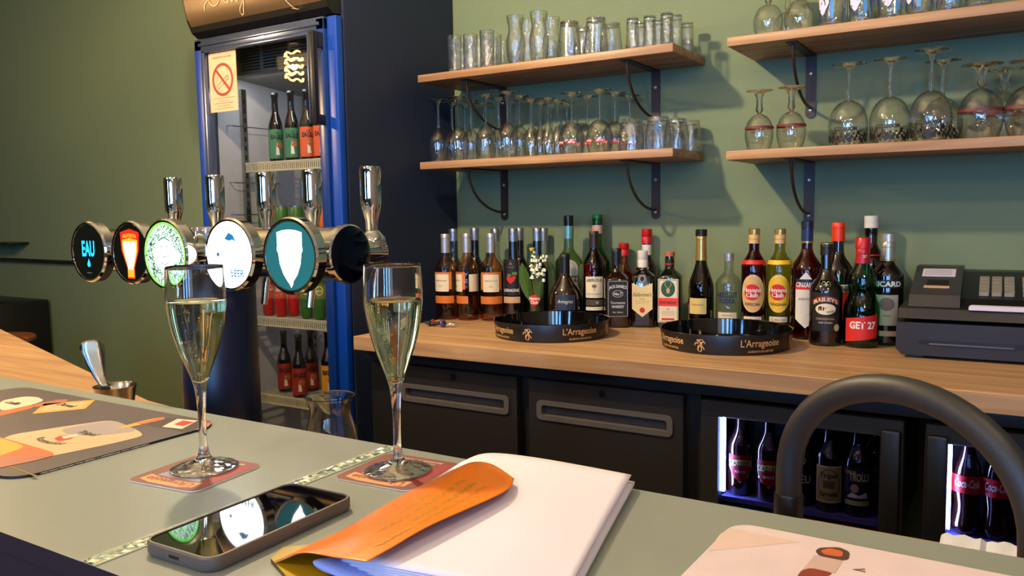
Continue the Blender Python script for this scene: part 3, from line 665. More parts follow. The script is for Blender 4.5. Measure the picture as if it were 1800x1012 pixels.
# curvy mint liqueur
P, H = place(1513, 600, 2.34, 417); R = 0.046
pf = [(0, 0.006), (0.040, 0.0), (0.045, 0.006), (0.046, 0.02), (0.046, 0.095), (0.043, 0.115), (0.036, 0.133), (0.0335, 0.145), (0.0355, 0.158), (0.037, 0.172), (0.0345, 0.190), (0.027, 0.207), (0.019, 0.217), (0.0155, 0.228), (0.0150, H-0.008), (0.0150, H), (0, H)]
bottle('mint_liqueur_bottle', 'curvy emerald green mint liqueur bottle with red cap and slanted red label', P, pf, GB['getg'],
       [('ribbed', 0.0185, H*0.90, H, REDC), ('foil', 0.0178, H*0.765, H*0.90, mat('red_neck_foil', (0.66, 0.08, 0.12), 0.35), 0.0185)],
       [cyl_label(R+0.0003, 0.052, 0.088, 0.066, M_RED, [T('GET 27', WHITE_T, 0.004, 0.010, 0.018, 0.068, bold=0.035), St([(-0.03, -0.016), (0.03, -0.010)], 0.0008, WHITE_T), St([(-0.02, -0.022), (0.03, -0.017)], 0.0006, WHITE_T)], outline=[(-0.044, -0.036), (0.044, -0.024), (0.044, 0.038), (-0.044, 0.026)]),
        L_(lambda b: b.text('27', WHITE_T, cylx(0.0195, H*0.83, 0.3), None, 0.007, 0.02), 'neck_lettering')])
# pastis
P, H = place(1557, 597, 2.41, 410); R = 0.0405
bottle('pastis_bottle', 'black pastis bottle with silver neck and white lettering beside the cash register', P, prof(H, R, 0.0165, H*0.62, H*0.75, 0.8), GB['dark'],
       [('cap', 0.0190, H*0.925, H, SILVER), ('foil', 0.0182, H*0.76, H*0.925, mat('silver_neck', (0.66, 0.66, 0.62), 0.3, metal=0.6), 0.0200), ('band', 0.0205, H*0.755, H*0.775, GOLDF)],
       [cyl_label(R, H*0.555, 0.088, 0.022, DARK_L, [St([(-0.043, 0.010), (0.043, 0.010)], 0.0008, WHITE_T), St([(-0.043, -0.010), (0.043, -0.010)], 0.0008, WHITE_T), T('RICARD', WHITE_T, 0, 0, 0.013, 0.074, bold=0.035)]),
        cyl_label(R, H*0.32, 0.060, 0.082, mat('aged_label', (0.70, 0.64, 0.52), 0.6), [S(ellipse(0.020, 0.018, 14, 0, 0.016), GREY_T), S(ellipse(0.006, 0.006, 12, 0, 0.018), mat('dull_red_flower', (0.60, 0.30, 0.22), 0.6)), T('Pastis', M_INK, 0, -0.014, 0.006, shear=0.2), St([(-0.02, -0.024), (0.02, -0.024)], 0.0006, GREY_T)]),
        cyl_label(R, H*0.11, 0.060, 0.014, TAN_L, [])])

# vase: a rum glass with lily of the valley
P, H = place(943, None, 2.385, 489)
t = thing('flower_vase', 'tall drinking glass with red round emblem used as a vase behind the left tray', 'vase', P, math.atan2(-P.x, P.y))
b = MB(); R = 0.0265; b.lathe([(0, 0.001), (R-0.004, 0), (R-0.002, 0.003), (R, H), (R-0.002, H), (R-0.004, 0.012), (0, 0.010)], G_THIN, 28); b.build('glass_body', t)
b = MB(); b.lathe([(0, 0.012), (R-0.004, 0.012), (R-0.0025, H*0.45), (0, H*0.45)], thin('water', (0.93, 0.95, 0.93), edge=0.3, wob=0), 24); b.build('water', t)
b = MB(); cyl_label(R, H*0.52, 0.036, 0.036, M_RED, [T('Havana', WHITE_T, 0, 0.006, 0.010, 0.042, bold=0.03), T('Club', WHITE_T, 0, -0.007, 0.010, bold=0.03)], outline=ellipse(0.018, 0.018, 22), ac=-0.25)(b); b.build('emblem', t, recalc=False)
t2 = thing('lily_of_the_valley', 'sprig bunch of white lily of the valley standing in the drinking glass', 'flowers', P+Vector((0, 0, 0.014)), math.atan2(-P.x, P.y))
M_LEAF = mat('lily_leaf', (0.24, 0.38, 0.10), 0.45); M_STEMG = mat('flower_stem', (0.42, 0.52, 0.20), 0.5); M_FLOW = mat('lily_white', (0.93, 0.93, 0.86), 0.5)
for k, (tip, lean, wd) in enumerate([((-0.030, -0.006, 0.19), -0.028, 0.020), ((0.026, 0.004, 0.155), 0.012, 0.010), ((-0.030, 0.01, 0.235), -0.012, 0.008)]):
    b = MB(); P_ = []
    for i in range(11):
        s_ = i/10; c = Vector((0.006*(k-1)+lean*math.sin(s_*PI/2)*1.1+tip[0]*0.3*s_*s_, -0.004+tip[1]*s_, tip[2]*s_)); ww = wd*math.sin(PI*min(1, max(0.03, (s_*1.02-0.30)/0.70)))**0.7 if s_ > 0.31 else 0.0016
        P_.append([c+Vector((u*ww, abs(u)*ww*0.35, 0)) for u in (-1, -0.5, 0, 0.5, 1)])
    b.grid(P_, M_LEAF); b.build('leaf', t2, recalc=False)
rnd = random.Random(3)
for k in range(7):
    b = MB(); ex = -0.022+0.008*k; ez = 0.185+rnd.uniform(0.0, 0.045); ey = rnd.uniform(-0.018, 0.012)
    pts = [(0.003*(k-3), 0, 0), (0.002*(k-3), 0, 0.09), (ex*0.6, ey*0.6, ez*0.8), (ex, ey, ez)]
    b.tube(pts, 0.0009, M_STEMG, 6); st = b.build('flower_stem', t2)
    b = MB()
    for q in range(7):
        s_ = 0.45+0.55*q/6; p = Vector(pts[1])*(1-s_)+Vector(pts[3])*s_+Vector((rnd.uniform(-.013, .013), rnd.uniform(-.013, .006), rnd.uniform(-0.012, 0.006))); rr = rnd.uniform(0.0036, 0.0056)
        b.lathe([(0, rr), (rr*0.7, rr*0.75), (rr, 0), (rr*0.85, -rr*0.7), (rr*1.1, -rr), (rr*0.7, -rr*0.8)], M_FLOW, 10, xf=lambda x, y, z, p=p: (p.x+x, p.y+y, p.z+z))
    b.build('bell_flowers', t2)['kind'] = 'stuff'
b = MB(); b.lathe([(0, 0), (0.007, 0.004), (0.010, 0.012), (0.008, 0.013), (0, 0.006)], mat('yellow_petal', (0.88, 0.78, 0.30), 0.5), 10, xf=lambda x, y, z: (x-0.012, y-0.012, z+0.225)); b.build('yellow_blossom', t2)

# serving trays
M_TRAY = mat('tray_black_gloss', (0.03, 0.028, 0.032), 0.10, coat=0.5); M_TRAYO = mat('tray_black_side', (0.085, 0.075, 0.075), 0.35)
def tray(px_c, Yc, label, rot):
    P, _ = place(px_c, None, Yc)
    t = thing('serving_tray', label, 'tray', P, rot, 'round black serving trays')
    R, H = 0.176, 0.050; b = MB()
    b.lathe([(0, 0.003), (R-0.012, 0.003), (R-0.010, 0), (R-0.006, 0.001), (R, H), (R-0.0006, H+0.0015)], M_TRAYO, 72)
    b.lathe([(R-0.0006, H+0.0015), (R-0.003, H), (R-0.009, 0.007), (R-0.014, 0.006), (0, 0.006)], M_TRAY, 72); b.build('tray_body', t)
    for a in [0.79, -0.72, 2.35, 3.9]:
        b = MB()
        for k, (s_, hh, ww, dz) in enumerate((("L'Arrageoise", 0.018, 0.112, 0.032), ('AUBIGNY-EN-ARTOIS', 0.0055, 0.074, 0.0105))):
            rr = R-0.004+0.004*dz/0.05+0.0006
            b.text(s_, M_GOLD, lambda u, v, rr=rr, a=a, dz=dz: ((rr+v*0.10)*math.sin(a+u/rr), -(rr+v*0.10)*math.cos(a+u/rr), dz+v), ww, hh, 0.012)
        b.build('gold_lettering', t, recalc=False)
    for a in [-0.12, 1.48, 3.1]:
        b = MB()
        rr = R-0.0012; xf = lambda u, v, rr=rr, a=a: (rr*math.sin(a+u/rr), -rr*math.cos(a+u/rr), 0.026+v)
        for pts in ([(-0.007, -0.012), (-0.003, -0.007), (-0.006, -0.003)], [(0.008, -0.001), (0.004, 0.002), (0.009, 0.006)], [(-0.008, 0.006), (-0.003, 0.008), (-0.007, 0.013)], [(-0.004, -0.016), (-0.006, -0.008), (0, -0.002), (0.002, 0.006), (-0.004, 0.012), (-0.010, 0.010)], [(0, -0.002), (0.010, -0.006), (0.014, -0.012)], [(0.002, 0.004), (0.012, 0.008), (0.016, 0.004)],
                    [(-0.002, 0.010), (0.004, 0.015)], [(-0.005, 0.002), (-0.014, 0.004), (-0.016, -0.002)], [(0.004, -0.004), (0.006, -0.014), (0.0, -0.018)], [(0.010, 0.010), (0.007, 0.016), (0.014, 0.017)]):
            ribbon(b, spline([(x_*0.85, z_) for x_, z_ in pts], 4), 0.0023, M_GOLD, xf)
        b.build('lion_emblem', t, recalc=False)
    return t
tray(970, 2.160, 'round black tray with gold lettering in front of the pink wine and brandy', 0.22)
tray(1275, 2.195, 'round black tray with gold lettering right of the first one, before the rums', 0.05)

# glass trinkets by the left end
b = MB()
t = thing('bottle_stopper', 'small blue and red blown glass trinket lying by the leftmost pink wine bottle', 'ornament', atz(775, 574, CZ)+Vector((0, 0, 0.013)))
b = MB(); b.lathe([(0, -0.0125), (0.008, -0.0095), (0.0125, 0), (0.008, 0.0095), (0, 0.0125)], mat('cobalt_glass', (0.04, 0.10, 0.42), 0.05, coat=1), 20, xf=lambda x, y, z: (x+0.016, y-0.01, z)); b.build('blue_bead', t)
b = MB(); b.tube([(0.026, 0.0, -0.006), (0.04, 0.004, -0.002), (0.045, 0.01, -0.005)], [0.006, 0.004, 0.007], M_CHROME, 10); b.build('metal_tip', t)
b = MB(); b.tube([(0.004, 0, 0), (-0.02, -0.004, -0.004), (-0.034, -0.008, -0.004)], [0.006, 0.005, 0.007], M_BLACK, 10); b.build('dark_stem', t)
b = MB(); b.tube([(-0.028, 0.006, -0.004), (-0.036, 0.004, 0.004), (-0.046, 0.0, -0.002)], [0.005, 0.008, 0.005], mat('ruby_glass', (0.65, 0.08, 0.07), 0.05, coat=1), 12)
b.tube([(-0.034, -0.012, -0.002), (-0.052, -0.016, 0.000)], [0.009, 0.005], mat('smoke_glass', (0.12, 0.20, 0.22), 0.05, coat=1), 12); b.build('red_bead', t)

# ------------------------------------------------------------------ cash register
P0 = Vector((-0.262, 2.205, CZ))
t = thing('cash_register', 'black cash register with white paper strip at the right end of the oak counter', 'cash register', P0, 0.03)
b = MB(); W = 0.46
b.prism([(0, 0.022), (0.014, 0.008), (0.03, 0.008), (W, 0.008), (W, 0.088), (0.0, 0.088)], 0, 0.40, mat('register_shell', (0.125, 0.11, 0.105), 0.5), xf=lambda u, v, w_: (u, w_, v)); b.build('cash_drawer', t, flat=True)
b = MB(); b.box(0.05, W, -0.002, 0.004, 0.038, 0.046, M_BLACK); b.box(0.074, 0.25, -0.005, 0.0, 0.036, 0.040, M_ANTH2, 0.001); b.build('drawer_grip', t)
for dx in (0.03, W-0.05):
    b = MB(); b.box(dx, dx+0.03, 0.02, 0.05, 0, 0.009, M_BLACK); b.build('foot', t)
b = MB(); b.prism([(0.0, 0.098), (0.40, 0.098), (0.40, 0.122), (0.01, 0.122)], 0.004, W, M_BLACK, xf=lambda u, v, w_: (w_, u, v)); b.build('base_shell', t, flat=True)
b = MB(); b.prism([(0.06, 0.120), (0.09, 0.142), (0.30, 0.195), (0.38, 0.195), (0.40, 0.120)], 0.03, W, M_BLACK, xf=lambda u, v, w_: (w_, u, v)); b.build('keyboard_housing', t, flat=True)
sl = lambda u, v, o: (u, 0.09+v*0.9694, 0.142+v*0.2453+o)   # on the slope
b = MB(); b.prism([(0.055, 0.118), (0.075, 0.150), (0.30, 0.207), (0.37, 0.207), (0.38, 0.118)], 0.022, 0.135, mat('printer_cover', (0.20, 0.195, 0.20), 0.4), xf=lambda u, v, w_: (w_, u, v)); b.build('printer_cover', t, flat=True)
b = MB(); b.prism([(0.04, 0.13), (0.118, 0.13), (0.118, 0.19), (0.04, 0.19)], 0.010, 0.0135, M_PAPER, xf=sl)
for k in range(5): b.prism([(0.045, 0.138+0.01*k), (0.11, 0.138+0.01*k), (0.11, 0.1395+0.01*k), (0.045, 0.1395+0.01*k)], 0.0136, 0.0138, GREY_T, xf=sl)
b.build('paper_label', t, flat=True)
b = MB(); b.prism([(0.055, 0.055), (0.105, 0.055), (0.105, 0.10), (0.055, 0.10)], 0.009, 0.0125, DARK_L, xf=sl); b.prism([(0.050, 0.038), (0.108, 0.038), (0.108, 0.050), (0.050, 0.050)], 0.009, 0.014, TAN_L, xf=sl); b.build('paper_slot', t, flat=True)
M_KEY = mat('grey_key', (0.52, 0.50, 0.45), 0.45)
for cx in [0.185, 0.212, 0.239, 0.278, 0.305, 0.345, 0.372, 0.41, 0.437]:
    for r_ in range(5):
        b = MB(); v0 = 0.035+r_*0.026; b.prism(rrect(0.022, 0.021, 0.003, 2, cx, v0), 0.0, 0.009, M_KEY, xf=sl); b.build('key', t, flat=True)
b = MB(); b.prism([(0.155, 0.0), (0.335, 0.0), (0.330, 0.007), (0.320, 0.010), (0.160, 0.010), (0.155, 0.007)], 0.002, 0.03, M_PAPER, xf=lambda u, v, w_: (u, w_, 0.1235+v)); b.build('white_strip', t)

# ------------------------------------------------------------------ shelves and brackets
def shelf(x0, x1, ztop, label):
    b = MB(); b.box(x0, x1, 2.335, WY, ztop-0.026, ztop, M_SHELF, 0.003)
    return tag(b.build('wall_shelf'), label, 'shelf', 'oak wall shelves')
SZ = {'UL': 1.808, 'LL': 1.504, 'UR': 1.803, 'LR': 1.486}
shelf(-1.84, -0.892, SZ['UL'], 'upper oak shelf left of the gap, holding tumblers, next to the fridge')
shelf(-1.84, -0.892, SZ['LL'], 'lower oak shelf left of the gap, holding upturned wine glasses')
shelf(-0.733, 0.9, SZ['UR'], 'upper oak shelf on the right, holding printed glasses')
shelf(-0.733, 0.9, SZ['LR'], 'lower oak shelf on the right, holding upturned goblets')
def bracket(x, ztop, label):
    t = thing('shelf_bracket', label, 'bracket', (x, WY, ztop), 0, 'dark steel shelf brackets'); L = 0.185
    b = MB(); b.prism([(-0.015, 0), (0.015, 0), (0.015, -L+0.012)]+[(0.015*math.cos(a), -L+0.012-0.014*math.sin(a)) for a in [PI*i/8 for i in range(1, 8)]]+[(-0.015, -L+0.012)], -0.005, 0, M_BRACKET, xf=lambda u, v, w_: (u, w_, v)); wp = b.build('wall_plate', t, flat=True)
    b = MB(); b.box(-0.015, 0.015, -0.255, 0, -0.004, 0, M_BRACKET); b.build('shelf_plate', t, flat=True)
    b = MB(); pts = [(0, -0.235, -0.004)]
    for i in range(1, 13):
        a = i/12*PI/2; pts.append((0, -0.235+0.228*(1-math.cos(a))**1.0, -0.004-0.152*math.sin(a)))
    b.tube(pts, 0.0045, M_BRACKET, 8); b.build('curved_brace', t)
    for zz in (-0.055, -L+0.022):
        b = MB(); b.lathe([(0, 0.003), (0.003, 0.003), (0.0055, 0.001), (0.0055, 0)], SILVER, 14, xf=lambda x_, y_, z_, zz=zz: (x_, -0.005-z_, y_+zz)); b.build('screw', wp)
for (x, k, la) in ((-1.664, 'UL', 'left bracket under the upper left shelf'), (-1.060, 'UL', 'right bracket under the upper left shelf'), (-1.664, 'LL', 'left bracket under the lower left shelf'), (-1.060, 'LL', 'right bracket under the lower left shelf'),
                   (-0.563, 'UR', 'bracket under the upper right shelf, above the upturned goblets'), (-0.563, 'LR', 'bracket under the lower right shelf, above the rum bottles')):
    bracket(x, SZ[k]-0.026, 'dark steel '+la)

# ------------------------------------------------------------------ glassware
def glass_shell(b, outer, th=0.0014, mt=G_THIN, seg=26, floor=None, shape=None):
    """outer: (r,z) from the lowest inside point up to the rim; double walled"""
    inner = [(max(0.0, r-th), z) for r, z in outer]
    b.lathe(outer, mt, seg, shape=shape); b.lathe([(inner[-1][0], outer[-1][1])]+inner[::-1][1:], mt, seg, shape=shape)
def cone(pts): return pts
def stem_glass(name, label, cat, Hh, Rb, Rrim, bowl, kind='wine', group=None, foot=None, stem=None):
    """built upside down: rim at z=0, foot at z=Hh. bowl = height of the bowl"""
    t = thing(name, label, cat, (0, 0, 0), 0, group)
    b = MB(); o = []
    n = 12
    for i in range(n+1):
        s_ = i/n
        if kind == 'wine': r = Rrim+(Rb-Rrim)*math.sin(min(1, s_/0.55)*PI/2) if s_ < 0.55 else Rb*math.cos((s_-0.55)/0.45*PI/2*0.985)**0.72
        elif kind == 'flute': r = Rrim+(Rb-Rrim)*math.sin(min(1, s_/0.35)*PI/2) if s_ < 0.35 else Rb*(1-((s_-0.35)/0.65)**1.6*0.94)
        elif kind == 'balloon': r = Rrim+(Rb-Rrim)*math.sin(min(1, s_/0.45)*PI/2) if s_ < 0.45 else Rb*math.sqrt(max(0.012, 1-((s_-0.45)/0.55)**2))
        o.append((max(0.0045, r), bowl*s_))
    glass_shell(b, o, 0.0013); b.build('bowl', t)
    rs = stem or 0.0042; rf = foot or Rb*0.95
    b = MB(); b.lathe([(o[-1][0], bowl), (rs*1.3, bowl+0.008), (rs, bowl+(Hh-bowl)*0.35), (rs, Hh-0.022), (rs*1.7, Hh-0.010), (rs*3, Hh-0.0055)], G_SOLID, 18); b.build('stem', t)
    b = MB(); b.lathe([(rs*3, Hh-0.0055), (rf, Hh-0.0025), (rf+0.0006, Hh-0.001), (rf, Hh), (0, Hh-0.0012)], G_SOLID, 30); b.build('foot', t)
    return t
def tumbler(name, label, cat, Hh, Rtop, Rbot, group=None, up=True, facets=0, bulge=0.0, pinch=0.0, mtl=None):
    t = thing(name, label, cat, (0, 0, 0), 0, group); b = MB(); n = 10; o = []; mm = mtl or G_CUT
    for i in range(n+1):
        s_ = i/n; r = Rbot+(Rtop-Rbot)*s_+bulge*math.sin(PI*s_)-pinch*math.exp(-((s_-0.72)/0.16)**2)
        o.append((r, Hh*s_))
    sh = (lambda a, z: 1-0.03*abs(math.sin(a*facets/2))) if facets else None
    f = (lambda P_: P_) if up else (lambda P_: [(r, Hh-z) for r, z in P_])
    b.lathe(f([(0, 0)]+o), mm, 40 if facets else 26, shape=sh)
    b.lathe(f([(o[-1][0]-0.0018, Hh)]+[(r-0.0022, z) for r, z in o[::-1][1:-1]]+[(o[0][0]-0.003, 0.012), (0, 0.010)]), G_THIN, 26); b.build('glass_body', t)
    b = MB(); rb = o[1][0]; b.lathe(f([(0, 0.0006), (Rbot-0.002, 0.0006), (Rbot-0.0008, 0.003), (rb-0.003 if rb > Rbot else Rbot-0.0026, 0.0115), (0, 0.0105)]), G_SOLID, 26); b.build('thick_base', t)
    b = MB(); rt = o[-1][0]-0.0009; b.tube([(rt*math.cos(2*PI*q/36), rt*math.sin(2*PI*q/36), Hh-0.0004 if up else 0.0010) for q in range(36)], 0.0011, G_SOLID, 6, closed=True); b.build('rim', t)
    return t
PROTO = {}
def put(proto, loc, rot, label, group, scale=None):
    if proto not in PROTO_USED:
        PROTO_USED.add(proto); proto.location = loc; proto.rotation_euler.z = rot; proto['label'] = label; proto['group'] = group
        if scale: proto.scale = scale
        return proto
    return dup(proto, loc, rot, label, group, scale)
PROTO_USED = set()
def row(proto, baseH, items, zs, label_fn, group):
    """items: (px, Y, ytop or None)"""
    for i, (px, Y, yt) in enumerate(items):
        P, H = place(px, None, Y, yt, zs)
        s_ = (H/baseH) if H else 1.0
        put(proto, P+Vector((0, 0, 0.0003)), 0, label_fn(i), group, (1, 1, s_) if abs(s_-1) > 0.005 else None)
# lower left: wine glasses
wg = stem_glass('wine_glass', '', 'glass', 0.213, 0.036, 0.029, 0.118, 'wine')
row(wg, 0.213, [(772, 2.385, 176), (807, 2.385, 171), (855, 2.385, 167), (893, 2.385, 162)], SZ['LL'], lambda i: 'upturned wine glass, %s from left in front row, lower left shelf' % ORD[i], 'upturned wine glasses on the lower left shelf')
row(wg, 0.213, [(796, 2.475, None), (829, 2.475, None), (878, 2.475, None), (914, 2.475, None)], SZ['LL'], lambda i: 'upturned wine glass, %s from left in middle row, lower left shelf' % ORD[i], 'upturned wine glasses on the lower left shelf')
row(wg, 0.213, [(818, 2.56, None), (852, 2.56, None), (898, 2.56, None), (936, 2.56, None)], SZ['LL'], lambda i: 'upturned wine glass, %s from left in the wall row, lower left shelf' % ORD[i], 'upturned wine glasses on the lower left shelf')
fg = stem_glass('champagne_flute', '', 'glass', 0.190, 0.024, 0.020, 0.115, 'flute', foot=0.028, stem=0.0035)
row(fg, 0.190, [(934, 2.40, None), (964, 2.40, None)], SZ['LL'], lambda i: 'upturned narrow flute, %s one in the front row right of the wine glasses' % ['left', 'right'][i], 'upturned flutes on the lower left shelf')
row(fg, 0.190, [(951, 2.47, None), (981, 2.47, None)], SZ['LL'], lambda i: 'upturned narrow flute, %s from left in the second row beside the wine glasses' % ORD[i], 'upturned flutes on the lower left shelf')
row(fg, 0.190, [(970, 2.55, None), (997, 2.55, None)], SZ['LL'], lambda i: 'upturned narrow flute, %s from the left in the row against the wall' % ORD[i], 'upturned flutes on the lower left shelf')
bg_ = stem_glass('beer_goblet', '', 'glass', 0.200, 0.0425, 0.034, 0.108, 'balloon', foot=0.036, stem=0.0042)
b = MB()
for a in (-0.5, 0.45, 2.2): b.text('Kwak', WHITE_T, (lambda a: lambda u, v: cylx(0.0426, 0.038, a)(-u, -v))(a), 0.022, 0.006, 0.02); b.patch(rrect(0.030, 0.011, 0.003, 3), M_RED, cylx(0.0422, 0.038, a))
b.build('printed_band', bg_, recalc=False)
bg_['label'] = ''
row(bg_, 0.200, [(1005, 2.395, 164), (1054, 2.395, 158)], SZ['LL'], lambda i: 'upturned round beer goblet with red print, %s one of the front row' % ['left', 'right'][i], 'upturned beer goblets with red print on the lower left shelf')
row(bg_, 0.200, [(1033, 2.49, None), (1081, 2.475, None), (1107, 2.56, None)], SZ['LL'], lambda i: 'upturned round beer goblet, %s from the left of those behind the front pair' % ORD[i], 'upturned beer goblets with red print on the lower left shelf')
tb = tumbler('tumbler', '', 'glass', 0.098, 0.040, 0.031, up=False, bulge=0.003)
row(tb, 0.098, [(1110, 2.385, None), (1157, 2.385, None)], SZ['LL'], lambda i: 'upturned short tumbler, %s front row, lower left shelf' % ['left one in the', 'one with blue emblem in the'][i], 'upturned tumblers at the right end of the lower left shelf')
row(tb, 0.098, [(1139, 2.475, None), (1189, 2.475, None)], SZ['LL'], lambda i: 'upturned short tumbler, %s one in the middle row of the lower left shelf' % ['left', 'right'][i], 'upturned tumblers at the right end of the lower left shelf')
row(tb, 0.098, [(1166, 2.56, None), (1212, 2.56, None)], SZ['LL'], lambda i: 'upturned short tumbler by the wall, %s one, lower left shelf' % ['left', 'right'][i], 'upturned tumblers at the right end of the lower left shelf')
P, _ = place(1157, None, 2.385, None, SZ['LL'])
blue_t = [o for o in bpy.data.objects if 'blue emblem' in o.get('label', '')]
b = MB(); M_BLU = mat('blue_print', (0.22, 0.45, 0.72), 0.4); ring(b, 0.012, 0.014, 0.003, M_BLU, cylx(0.0375, 0.062, 0.0)); b.text('N', M_BLU, cylx(0.0375, 0.062, 0.0), None, 0.012, 0.03)
em = b.build('blue_emblem', blue_t[0], recalc=False) if blue_t else None
if em: em.rotation_euler.z = math.atan2(-P.x, P.y)-blue_t[0].rotation_euler.z
# upper left
tu = tumbler('tumbler', '', 'glass', 0.098, 0.0255, 0.0235, facets=10)
row(tu, 0.098, [(800, 2.385, 64), (828, 2.385, 62), (857, 2.385, None)], SZ['UL'], lambda i: 'straight small tumbler, %s from left in front row, upper left shelf' % ORD[i], 'small straight tumblers on the upper left shelf')
row(tu, 0.098, [(813, 2.45, None), (842, 2.45, None), (870, 2.45, None)], SZ['UL'], lambda i: 'straight small tumbler, %s from left in second row, upper left shelf' % ORD[i], 'small straight tumblers on the upper left shelf')
row(tu, 0.098, [(826, 2.52, None), (856, 2.52, None), (884, 2.52, None)], SZ['UL'], lambda i: 'straight small tumbler, %s from left in back row, upper left shelf' % ORD[i], 'small straight tumblers on the upper left shelf')
hu = tumbler('hurricane_glass', '', 'glass', 0.150, 0.030, 0.026, pinch=0.010, bulge=0.006)
row(hu, 0.150, [(907, 2.385, 29), (948, 2.385, 22)], SZ['UL'], lambda i: 'tall waisted glass on the upper left shelf, %s one of the front pair' % ['left', 'right'][i], 'tall waisted glasses on the upper left shelf')
row(hu, 0.150, [(928, 2.46, None), (970, 2.46, 32)], SZ['UL'], lambda i: 'tall waisted glass on the upper left shelf, %s one of the rear pair' % ['left', 'right'][i], 'tall waisted glasses on the upper left shelf')
pg = tumbler('pint_glass', '', 'glass', 0.128, 0.041, 0.030, up=False)
row(pg, 0.128, [(1001, 2.39, 39), (1048, 2.39, 32)], SZ['UL'], lambda i: 'upturned beer tumbler on the upper left shelf, %s one of the front pair' % ['left', 'right'][i], 'upturned beer tumblers on the upper left shelf')
row(pg, 0.128, [(1028, 2.49, None), (1074, 2.49, None)], SZ['UL'], lambda i: 'upturned beer tumbler on the upper left shelf, %s one of the rear pair' % ['left', 'right'][i], 'upturned beer tumblers on the upper left shelf')
sg = tumbler('shot_glass', '', 'glass', 0.085, 0.0205, 0.019, facets=8, up=False)
row(sg, 0.085, [(1112, 2.385, 33), (1142, 2.385, 29), (1172, 2.385, 24)], SZ['UL'], lambda i: 'upturned slim glass, %s from left in the front row, upper left shelf' % ORD[i], 'slim upturned glasses at the right of the upper left shelf')
row(sg, 0.085, [(1126, 2.45, None), (1157, 2.45, None), (1188, 2.45, 27)], SZ['UL'], lambda i: 'upturned slim glass, %s from left in the middle row, upper left shelf' % ORD[i], 'slim upturned glasses at the right of the upper left shelf')
row(sg, 0.085, [(1141, 2.52, None), (1171, 2.52, None), (1208, 2.54, None)], SZ['UL'], lambda i: 'upturned slim glass, %s from left by the wall, upper left shelf' % ORD[i], 'slim upturned glasses at the right of the upper left shelf')
# upper right: goblets and printed glasses
gb = stem_glass('goblet', '', 'glass', 0.150, 0.041, 0.033, 0.090, 'balloon', foot=0.034, stem=0.008)
row(gb, 0.150, [(1350, 2.40, None), (1405, 2.40, None)], SZ['UR'], lambda i: 'upturned goblet cut by the top edge, %s one, upper right shelf' % ['left', 'right'][i], 'upturned goblets on the upper right shelf')
row(gb, 0.150, [(1384, 2.52, None)], SZ['UR'], lambda i: 'upturned goblet half hidden behind the front pair on the upper right shelf', 'upturned goblets on the upper right shelf')
pr = tumbler('printed_glass', '', 'glass', 0.145, 0.0345, 0.028)
b = MB()
M_YEL = mat('yellow_print', (0.93, 0.68, 0.10), 0.5); M_LBL = mat('sky_blue_print', (0.30, 0.62, 0.86), 0.5); M_LIL = mat('lilac_white_print', (0.80, 0.80, 0.90), 0.5)
for ac in (-0.7, 1.4, 3.5):
    xf = cylx(0.0348, 0.06, ac)
    b.patch([(-0.020, 0.05), (0.012, 0.05), (0.016, 0.0), (0.0, -0.035), (-0.016, -0.012)], M_LIL, xf); b.patch([(-0.026, 0.05), (-0.014, 0.05), (-0.019, -0.002)], M_YEL, cylx(0.0350, 0.06, ac))
    b.patch([(0.020, 0.05), (0.030, 0.05), (0.028, -0.04), (0.020, -0.04)], M_LBL, xf)
    for q in ([(-0.012, 0.03), (0.0, 0.02), (0.008, 0.034)], [(-0.008, 0.0), (0.004, 0.012), (0.006, -0.004)], [(-0.012, -0.014), (0.0, -0.033), (0.012, -0.012)]): ribbon(b, q, 0.0025, M_INK, cylx(0.0352, 0.06, ac))
b.build('printed_pattern', pr, recalc=False)
for i, px in enumerate([1462, 1513, 1564, 1615, 1667, 1720]):
    P, _ = place(px, None, 2.39, None, SZ['UR']); o = put(pr, P, math.atan2(-P.x, P.y)+0.3*(i % 3), 'beer glass with blue and yellow print, %s from left, upper right shelf' % ORD[i], 'printed beer glasses on the upper right shelf')
# lower right
gs = stem_glass('goblet', '', 'glass', 0.162, 0.0402, 0.030, 0.100, 'balloon', foot=0.036, stem=0.0085)
M_MAR = mat('maroon_print', (0.42, 0.16, 0.15), 0.5)
b = MB(); b.lathe([(0.0398, 0.064), (0.0398, 0.058)], M_MAR, 40, shape=lambda a, z: 1.012+0.004*math.sin(9*a)); b.text('ciney', M_MAR, cylx(0.0398, 0.048), 0.03, 0.009, 0.03); b.build('maroon_band', gs, recalc=False)
row(gs, 0.162, [(1334, 2.40, 159), (1390, 2.40, 153)], SZ['LR'], lambda i: 'short stemmed upturned goblet with maroon ring, %s, left end of lower right shelf' % ['outer one', 'inner one'][i], 'upturned goblets with a maroon ring')
wb = stem_glass('balloon_glass', '', 'glass', 0.215, 0.0510, 0.039, 0.122, 'balloon', foot=0.043, stem=0.0048)
b = MB()
for k in range(70):
    a = k/70*2*PI; z0 = 0.010+0.022*((k*37) % 11)/11; xf = cylx(0.0465+0.0035*(z0/0.032), z0, a); s_ = 0.003+0.003*((k*13) % 5)/5
    b.patch([(-s_, -s_*0.6), (s_, -s_), (s_*0.7, s_), (-s_*0.5, s_*1.4)], DARK_L, xf, sub=1)
for a in (0.0, 2.1, 4.2): b.text('MOOSTELLE', DARK_L, (lambda a: lambda u, v: cylx(0.0503, 0.042, a)(-u, -v))(a), 0.062, 0.010, 0.04)
b.build('dark_print', wb, recalc=False)
row(wb, 0.215, [(1490, 2.40, 113), (1563, 2.40, 104), (1634, 2.385, 88)], SZ['LR'], lambda i: 'upturned tall stemmed beer glass with black print, %s from left, lower right shelf' % ORD[i], 'tall upturned beer glasses with black print')
